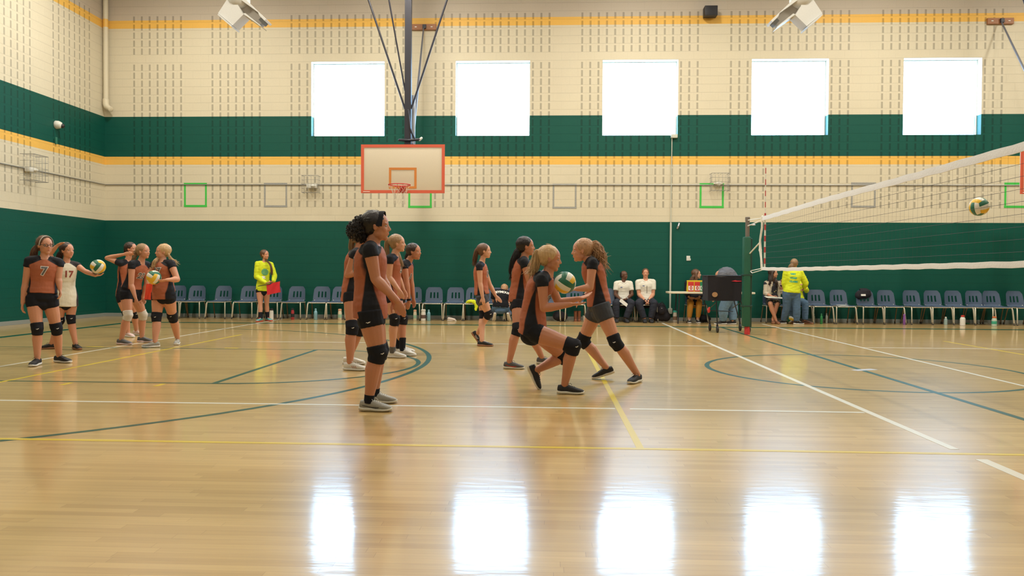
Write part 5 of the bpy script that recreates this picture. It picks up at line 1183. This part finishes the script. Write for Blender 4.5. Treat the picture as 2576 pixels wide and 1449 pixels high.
# ---------------------------------------------------------------- scoring table, score cards, cart
xa, xb = at(1682, 737, -1.0).x, at(1898, 737, -1.0).x; xm = (xa+xb)/2
root = empty('folding_table', (xm, -.80, 0)); tag(root, 'long folding table with pale top and grey legs behind the black ball cart', 'table'); B = root.location.copy()
mb = MB(); mb.box((xm, -.80, .728), (xb-xa, .56, .045), bev=.012); mb.build('tabletop', mat('beige_laminate', (.66, .60, .47), .5), root, B)
for sx in (-1, 1):
    for sy in (-1, 1): mb = MB(); mb.tube([(xm+sx*(xb-xa-.5)/2, -.80+sy*.23, .71), (xm+sx*(xb-xa-.44)/2, -.80+sy*.24, .0)], .013, n=8, cap=.1); mb.build('leg', DARKM, root, B)
    mb = MB(); mb.tube([(xm+sx*(xb-xa-.48)/2, -1.035, .30), (xm+sx*(xb-xa-.48)/2, -.565, .30)], .010, n=8); mb.build('cross_bar', DARKM, root, B)
s0, s1 = at(1728, 720, -.95).x, at(1797, 720, -.95).x; SW = s1-s0; zb_ = .752
root = empty('score_cards', ((s0+s1)/2, -.93, zb_)); tag(root, 'tabletop flip scoreboard in a yellow frame with red and green zero cards', 'scoreboard'); B = root.location.copy()
SY = mat('yellow_frame', (.66, .50, .02), .5); SR, SG = mat('red_card', (.55, .03, .03), .5), mat('green_card', (.012, .20, .09), .5)
mb = MB(); mb.box(((s0+s1)/2, -.95, zb_+.125), (SW, .012, .25)); mb.tube([(s0, -.94, zb_+.26), (s1, -.94, zb_+.26)], .008, n=8)
for q in (s0+.01, s1-.01): mb.tube([(q, -.94, zb_+.26), (q, -.84, zb_)], .006, n=6)
mb.build('frame', SY, root, B, smooth=False)
cx_ = [(.105, SR, .145), (.335, SR, .135), (.52, SG, .12), (.74, SG, .12)]
for fx_, m, w_ in cx_:
    xx = s0+SW*(fx_+.04); mb = MB(); mb.box((xx, -.962, zb_+.12), (w_*.92, .006, .225), bev=.003); cd_ = mb.build('card', m, root, B, smooth=False)
    mb = MB(); mb.box((xx, -.967, zb_+.085), (w_*.82, .004, .105)); mb.build('digit_panel', WHT, cd_, B, smooth=False)
    flat_text('digit', '0', .12, m, V((xx, -.971, zb_+.085))-B, V((1, 0, 0)), V((0, 0, 1)), cd_, bold=.004)
BF = mat('black_canvas', (.010, .009, .016), .85, bump=.3, bscale=30)
root = empty('ball_cart', (3.69, -3.58, 0)); tag(root, 'black canvas ball cart on crossed legs and casters, standing left of the net post', 'ball cart'); B = root.location.copy()
xl, xr = at(1780, 720, -3.85).x, at(1866, 720, -3.85).x; zt_, zl = at(1820, 694, -3.87).z, at(1820, 757, -3.87).z
mb = MB(); nx, nz = 12, 8; 
def wallpt(u, v, side):
    z = zl+(zt_-zl)*v; sag = .012*math.sin(PI*u)*(v-.4)
    x0, x1, y0, y1 = xl+.015*(1-v), xr-.015*(1-v), -3.88+.02*(1-v), -3.30-.02*(1-v)
    c_ = [(x0, y0), (x1, y0), (x1, y1), (x0, y1)]; a, b2 = c_[side], c_[(side+1) % 4]; return V((lerp(a[0], b2[0], u), lerp(a[1], b2[1], u), z-.02*math.sin(PI*u)*v))
for side in range(4):
    n_ = [V((0, -1, 0)), V((1, 0, 0)), V((0, 1, 0)), V((-1, 0, 0))][side]
    shell(mb, lambda u, v: (wallpt(u, v, side)+n_*.006*noise.noise(V((u*4, v*4, side*3.))), n_), nx, nz, .006, set())
mb.box(((xl+xr)/2, -3.59, zl+.005), (xr-xl-.03, .54, .01)); bn = mb.build('canvas_bin', BF, root, B)
mb = MB(); mb.tube([(xl, -3.88, zt_), (xr, -3.88, zt_), (xr, -3.30, zt_), (xl, -3.30, zt_), (xl, -3.88, zt_)], .012, n=8); mb.build('rim_bar', DARKM, root, B)
cs = [(3.35, -3.33), (3.39, -3.86), (3.98, -3.27), (4.02, -3.83)]
BLKM = mat('black_tube', (.02, .02, .024), .4, .3)
for (cx2, cy2), top in zip(cs, ((xr-.03, -3.31), (xl+.10, -3.86), (xl+.06, -3.31), (xl+.12, -3.87))):
    tx = (3.365 if cy2 < -3.6 else xl+.03) if cx2 < 3.7 else xr-.02
    mb = MB(); mb.tube([(tx, cy2, zl+.02), (cx2, cy2, .15)], .011, n=8); mb.build('leg', BLKM, root, B)
    mb = MB(); mb.tube([(cx2, cy2, .19), (cx2, cy2, .13)], .014, n=8); mb.box((cx2, cy2, .135), (.03, .05, .03)); cst = mb.build('caster', BLKM, root, B)
    mb = MB(); mb.tube([(cx2-.014, cy2-.02, .070), (cx2+.014, cy2-.02, .070)], [(.068, .068)]*2, n=20, cap=.15); mb.build('wheel', mat('black_rubber', (.018, .018, .02), .6), cst, B)
mb = MB(); mb.tube([(3.37, -3.86, zl-.03), (3.36, -3.36, zl-.15)], .008, n=8); mb.tube([(xr-.04, -3.84, zl-.04), (xr-.05, -3.34, zl-.16)], .008, n=8); mb.tube([(3.36, -3.36, .42), (xr-.05, -3.34, .40)], .008, n=8); mb.build('cross_brace', BLKM, root, B)
q0 = at(1798, 741, -3.88); mb = MB(); mb.tube([(q0.x, -3.885, q0.z), (q0.x, -3.895, q0.z)], [(.055, .050)]*2, lat=(1, 0, 0), n=18, cap=0); mb.build('round_tag', mat('tan_leather', (.38, .22, .11), .6), bn, B)
q0 = at(1852, 707, -3.88); mb = MB(); mb.add([(q0.x-.10, -3.893, q0.z-.004), (q0.x, -3.893, q0.z-.014), (q0.x+.10, -3.893, q0.z-.006), (q0.x+.10, -3.893, q0.z+.004), (q0.x+.01, -3.893, q0.z+.008), (q0.x-.02, -3.893, q0.z+.018)], [(0, 1, 2, 3, 4, 5)]); mb.build('logo', mat('red_print', (.65, .03, .06), .5), bn, B, smooth=False)
q0 = at(1783, 781, -3.8); mb = MB(); mb.ell(q0, (.03, .02, .05)); mb.ell(q0+V((.01, 0, .05)), (.022, .015, .02)); mb.build('brake_lever', RED, root, B)

# ---------------------------------------------------------------- things on the floor and chairs
def bottle(px, py0, py1, Y_, prof, mats, label, cat='bottle'):
    """prof: list of (part, material, [(r, z 0..1)])"""
    b0 = onfloor(px, py1) if Y_ is None else V((at(px, py1, Y_).x, Y_, 0)); Hh = at(px, py0, b0.y).z
    root = None
    for k, (nm, m, pr) in enumerate(prof):
        mb = MB(); mb.lathe((b0.x, b0.y, 0), [(r, z*Hh) for r, z in pr], n=18)
        if root is None: root = mb.build('bottle' if cat == 'bottle' else cat, m, None, b0)
        else: mb.build(nm, m, root, b0)
    tag(root, label, cat, 'drink containers on the floor by the wall'); return root
def simple(px, py0, py1, r, body, cap, label, Y_=-.75, neck=.6, cat='bottle', band=None):
    pr = [('body', body, [(r*.9, 0), (r, .02), (r, .62), (r*.93, .72), (r*neck, .82), (r*neck, .86)]), ('cap', cap, [(r*neck*1.1, .84), (r*neck*1.15, .86), (r*neck*1.1, .97), (r*neck*.7, 1.)])]
    if band: pr.append(('label_band', band, [(r*1.02, .22), (r*1.03, .24), (r*1.03, .5), (r*1.02, .52)]))
    return bottle(px, py0, py1, Y_, pr, None, label, cat)
M_ = mat
PB, LBm, LC = M_('pale_blue_metal', (.20, .40, .50), .35, .2), M_('red_bottle_plastic', (.35, .03, .04), .4), M_('cream_bottle', (.58, .52, .40), .5)
PEACH, SAGE, BCAP = M_('peach_plastic', (.60, .33, .22), .5), M_('sage_plastic', (.25, .42, .32), .5), M_('black_cap', (.015, .015, .02), .5)
simple(683, 776, 805, .050, WHTP, BCAP, 'white bottle with dark cap behind the line judge in yellow', -.72, .8)
simple(736, 775, 805, .040, LBm, BCAP, 'red bottle with black lid standing under the chairs', -.75, .75, band=BCAP)
simple(794, 776, 805, .043, PB, PB, 'pale blue bottle on the floor right of the red and black one', -.75, .5)
simple(855, 777, 806, .047, LC, PEACH, 'cream bottle with peach and green band just left of the standing girls', -.80, .8, band=SAGE)
simple(1044, 779, 806, .042, LC, PEACH, 'slim cream bottle with peach cap just right of the leaning girl', -.80, .8, band=SAGE)
simple(1065, 778, 807, .058, WHTP, WHTP, 'wide white jug with dark print beside the slim cream bottle', -.80, .85, band=M_('dark_print', (.12, .07, .06), .5))
simple(1078.6, 779, 806, .042, PB, PB, 'pale blue bottle beside the wide white jug', -.80, .5)
simple(2047, 789, 805, .030, M_('clear_plastic', (.45, .50, .48), .2), WHTP, 'small clear bottle right of the standing woman in yellow', -.30, .5)
simple(2066, 789, 812, .030, M_('green_plastic', (.02, .22, .07), .4), M_('green_cap', (.02, .16, .06), .4), 'green bottle under the chairs right of the woman in yellow', -.72, .5)
simple(2079, 788, 805, .030, M_('clear_plastic', (.45, .50, .48), .2), GREYM, 'small clear bottle to the right of the green one', -.30, .5)
simple(2274.7, 790, 813, .028, M_('purple_plastic', (.23, .09, .36), .4), M_('purple_cap', (.28, .12, .42), .4), 'purple bottle against a chair leg at right', -.72, .8)
simple(2379, 797, 812, .038, M_('pale_teal_plastic', (.28, .38, .38), .3), WHTP, 'pale see-through bottle left of the red-capped white one', -.62, .5)
simple(2421.5, 793, 816, .058, WHTP, RED, 'white jug with red cap standing before the right chairs', -.85, .6)
simple(2501, 796, 818, .056, M_('mint_plastic', (.42, .52, .44), .4), M_('orange_cap', (.60, .16, .06), .4), 'mint and white bottle with orange cap near the right edge', -.95, .7, band=M_('green_label', (.04, .33, .22), .5))
simple(1698, 781, 807, .050, M_('paper_cup', (.45, .42, .38), .6), M_('teal_lid', (.03, .32, .28), .4), 'lidded drinks cup standing on the floor left of the scoring table', -.62, .92, cat='cup', band=M_('brown_print', (.16, .09, .06), .6))
for px_, lb, rr in ((2434, 'small dark green lid lying right of the red-capped jug', M_('green_cap', (.02, .16, .06), .4)), (2466, 'small white lid lying on the floor, left of its twin', WHTP), (2480, 'small white lid lying on the floor, nearest the orange-capped bottle', WHTP)):
    b0 = onfloor(px_, 815); mb = MB(); mb.lathe((b0.x, b0.y, 0), [(.045, 0), (.05, .008), (.046, .022), (.03, .028)], n=16); tag(mb.build('plastic_disc', rr, None, b0), lb, 'lid')
# backpack and bags
def lump(name, parts, m, label, cat, base, vox=.012, disp=.008, extra=None):
    mb = MB()
    for c, r in parts: mb.ell(V(c), r)
    me = fuse(mb, vox, 4); ns = [v.normal.copy() for v in me.vertices]
    for v, n_ in zip(me.vertices, ns): v.co += n_*noise.noise(v.co*14)*disp
    zmin = min(v.co.z for v in me.vertices)
    o = link_mesh(name, me, m, None, V(base)); tag(o, label, cat); return o
bx = at(1664, 790, -.55).x
o = lump('backpack', [((bx, -.50, .20), (.19, .15, .185)), ((bx-.02, -.50, .34), (.14, .11, .13)), ((bx+.10, -.55, .14), (.12, .10, .125)), ((bx-.10, -.56, .13), (.11, .09, .11))], BF, 'black backpack slumped on the floor between the seated official and the wall pipe', 'backpack', (bx, -.52, 0))
mb = MB(); mb.tube([V((-.05, -.10, .44)), V((0, -.11, .50)), V((.05, -.10, .44))], .009, n=6); mb.build('handle', BF, o)
mb = MB(); mb.ell((-.02, -.165, .30), (.09, .05, .10)); mb.build('front_pocket', BF, o); mb = MB(); mb.box((-.02, -.213, .345), (.03, .008, .012)); mb.build('zip_pull', STEEL, o)
bx = at(1407, 792, -.55).x
lump('duffel_bag', [((bx, -.50, .13), (.17, .13, .125)), ((bx+.08, -.50, .12), (.13, .12, .115))], BF, 'black bag on the floor behind the crouching blonde girl', 'bag', (bx, -.5, 0))
bx = at(1768, 808, -.6).x
lump('tote_bag', [((bx, -.50, .10), (.17, .11, .095)), ((bx+.1, -.48, .09), (.12, .10, .085))], BF, 'low black bag under the scoring table by the mustard leggings', 'bag', (bx, -.5, 0))
for k_, (px_, lb) in enumerate(((1448, 'brown leather boot standing under a chair, left one of the pair'), (1457, 'brown leather boot standing under a chair, right one of the pair'))):
    x_ = at(px_, 795, -.5).x; mb = MB(); mb.tube([(x_, -.46, .05), (x_, -.46, .22), (x_, -.46, .25)], [(.038, .05), (.043, .055), (.045, .057)], lat=(1, 0, 0), n=14, cap=.2); mb.tube([(x_, -.45, .04), (x_, -.55, .035), (x_, -.60, .03)], [(.036, .038), (.04, .032), (.03, .024)], lat=(1, 0, 0), n=12, cap=.5)
    b1 = link_mesh('boot', fuse(mb, .008, 3), M_('brown_boot_leather', (.22, .075, .035), .5), None, V((x_, -.5, 0))); tag(b1, lb, 'boot')
    mb = MB(); mb.box((0, -.02, .007), (.085, .22, .014), bev=.005); mb.build('sole', GUM, b1)
x_ = at(1471, 785, -.5).x; mb = MB(); mb.lathe((x_, -.5, 0), [(.03, 0), (.042, .01), (.05, .13), (.052, .14)], n=16); tag(mb.build('cup', WHTP, None, V((x_, -.5, 0))), 'small white cup on the floor right of the brown boots', 'cup')
x_ = at(1137, 803, -.8).x; mb = MB(); mb.tube([(x_-.09, -.78, .05), (x_-.02, -.80, .045), (x_+.06, -.84, .035), (x_+.085, -.86, .03)], [(.035, .045), (.04, .04), (.04, .032), (.03, .022)], lat=(0, 1, 0), n=12, cap=.6)
sh_ = link_mesh('loose_shoe', fuse(mb, .007, 3), M_('pale_shoe_knit', (.55, .45, .40), .6), None, V((x_, -.8, 0))); tag(sh_, 'pale shoe lying on the floor below the chairs left of the walking girl', 'shoe')
mb = MB(); mb.tube([(-.10, .02, .012), (.0, -.01, .012), (.10, -.05, .012)], [(.032, .012), (.042, .012), (.034, .012)], lat=(0, 1, 0), n=10); mb.build('sole', WHITESH, sh_)
# neon shirt hanging over the seat edge
xa_, xb_ = at(1174, 760, -.7).x, at(1203, 760, -.7).x
mb = MB(); mb.tube([(xa_+.02, -.66, .47), (xa_+.10, -.68, .485), (xa_+.18, -.70, .47), (xa_+.23, -.715, .42), (xa_+.235, -.72, .34), (xa_+.22, -.72, .27)], [(.030, .04), (.040, .03), (.05, .03), (.05, .03), (.045, .022), (.035, .018)], n=12)
mb.tube([(xa_, -.65, .44), (xa_+.05, -.66, .46)], [.03, .04], n=10); me = fuse(mb, .009, 3); ns = [v.normal.copy() for v in me.vertices]
for v, n_ in zip(me.vertices, ns): v.co += n_*noise.noise(v.co*26)*.010
tag(link_mesh('folded_shirt', me, YEL, None, V((xa_+.1, -.68, .45))), 'crumpled neon yellow shirt hanging off a chair seat behind the walking girl', 'shirt')
# black bag over a chair back
x_ = at(2172, 735, -.25).x
mb = MB(); mb.ell((x_, -.24, .70), (.20, .075, .105)); mb.ell((x_+.06, -.22, .76), (.13, .08, .075)); mb.ell((x_-.08, -.24, .67), (.12, .07, .09)); mb.tube([(x_+.02, -.12, .70), (x_+.02, -.20, .84), (x_+.02, -.28, .78)], [(.10, .02)]*3, lat=(1, 0, 0), n=10)
o = link_mesh('shoulder_bag', fuse(mb, .011, 4), BF, None, V((x_, -.24, .6))); tag(o, 'black bag with white label slung over the back of a chair at right', 'bag')
mb = MB(); mb.box((-.03, -.083, .085), (.11, .012, .045), rot=Matrix.Rotation(-.25, 3, 'X')); mb.build('label_patch', WHT, o, smooth=False)
x_ = at(2116, 762, -.5).x; PAP = M_('white_paper', (.72, .71, .68), .7)
mb = MB(); mb.box((0, 0, .004), (.21, .28, .006), rot=Matrix.Rotation(.15, 3, 'Z')); mb.box((.02, .01, .012), (.20, .27, .005), rot=Matrix.Rotation(-.1, 3, 'Z'))
o = mb.build('papers', PAP, None, loc=(x_, -.52, .433), smooth=False); tag(o, 'white papers lying on the seat of a chair right of the woman in yellow', 'papers')
# papers and clipboard in hands
J16 = P[16]['J']; a_, b2_ = at(1559, 756, -.70), at(1584, 772, -.78)
mb = MB(); d_ = (b2_-a_); n_ = V((.45, 0, .75)); mb.add([a_-n_*.03, b2_-n_*.05, b2_+n_*.03, a_+n_*.07, a_-n_*.03+V((0, .003, 0)), b2_-n_*.05+V((0, .003, 0)), b2_+n_*.03+V((0, .003, 0)), a_+n_*.07+V((0, .003, 0))], [(0, 1, 2, 3), (7, 6, 5, 4), (0, 4, 5, 1), (1, 5, 6, 2), (2, 6, 7, 3), (3, 7, 4, 0)])
tag(mb.build('paper_sheet', PAP, None, a_, smooth=False), 'white sheet of paper held by the bald seated official', 'paper')
c_ = at(1948, 748.5, -.72); mb = MB(); mb.box((0, 0, 0), (.42, .26, .010), rot=Matrix.Rotation(.10, 3, 'X') @ Matrix.Rotation(.06, 3, 'Y'), bev=.004)
o = mb.build('clipboard', PAP, None, loc=c_); tag(o, 'white writing board on the lap of the woman in the beige cardigan', 'clipboard')
mb = MB(); mb.box((-.05, -.02, .010), (.20, .18, .006), rot=Matrix.Rotation(.10, 3, 'X') @ Matrix.Rotation(.06, 3, 'Y')); mb.build('sheet', M_('lined_paper', (.66, .68, .60), .7), o, smooth=False)
# red flags
FLG = M_('red_flag_cloth', (.62, .02, .03), .7, bump=.2, bscale=14); FLO = M_('orange_red_cloth', (.80, .07, .03), .7, bump=.2, bscale=14)
def flag(quad, Y_, m, label, stick, amp=.02):
    c = [at(x, y, Y_) for x, y in quad]; mb = MB()
    def fn(u, v):
        p = c[0].lerp(c[1], u).lerp(c[3].lerp(c[2], u), v); return p+V((0, amp*math.sin(u*9+v*4)*(.3+u), 0)), V((0, -1, 0))
    shell(mb, fn, 22, 16, .003, set()); root = mb.build('flag', m, None, c[0]); tag(root, label, 'flag')
    mb = MB(); mb.tube([at(*stick[0], Y_), at(*stick[1], Y_)], .008, n=8); mb.build('stick', BCAP, root, c[0])
flag([(670, 716), (704, 707.5), (706, 735), (672, 742)], -1.72, FLG, 'red line judge flag held low by the girl in neon yellow', ((649, 720), (686, 713)))
flag([(368, 714), (384, 714), (381, 754), (363, 754)], -7.60, FLO, 'orange-red flag hanging between the stooping girl and the blonde girl with pigtails', ((366, 754.5), (384, 754.5)), .008)
# wristbands and watch
for pid, q, lb, m in ((17, 'R', 0, BCAP), (17, 'L', 0, BCAP), (4, 'R', 0, BLK), (8, 'R', 0, BLK), (20, 'L', 0, BLK), (16, 'L', 0, STEEL)):
    J_w = P[pid]['J']; e, w_ = J_w['el'+q], J_w['wr'+q]; d_ = (w_-e).normalized(); c_ = w_-d_*.02-P[pid]['base']; mb = MB(); mb.tube([c_-d_*.012, c_+d_*.012], .030 if pid < 16 else .033, n=14, cap=.1); mb.build('wristband', m, P[pid]['body'])
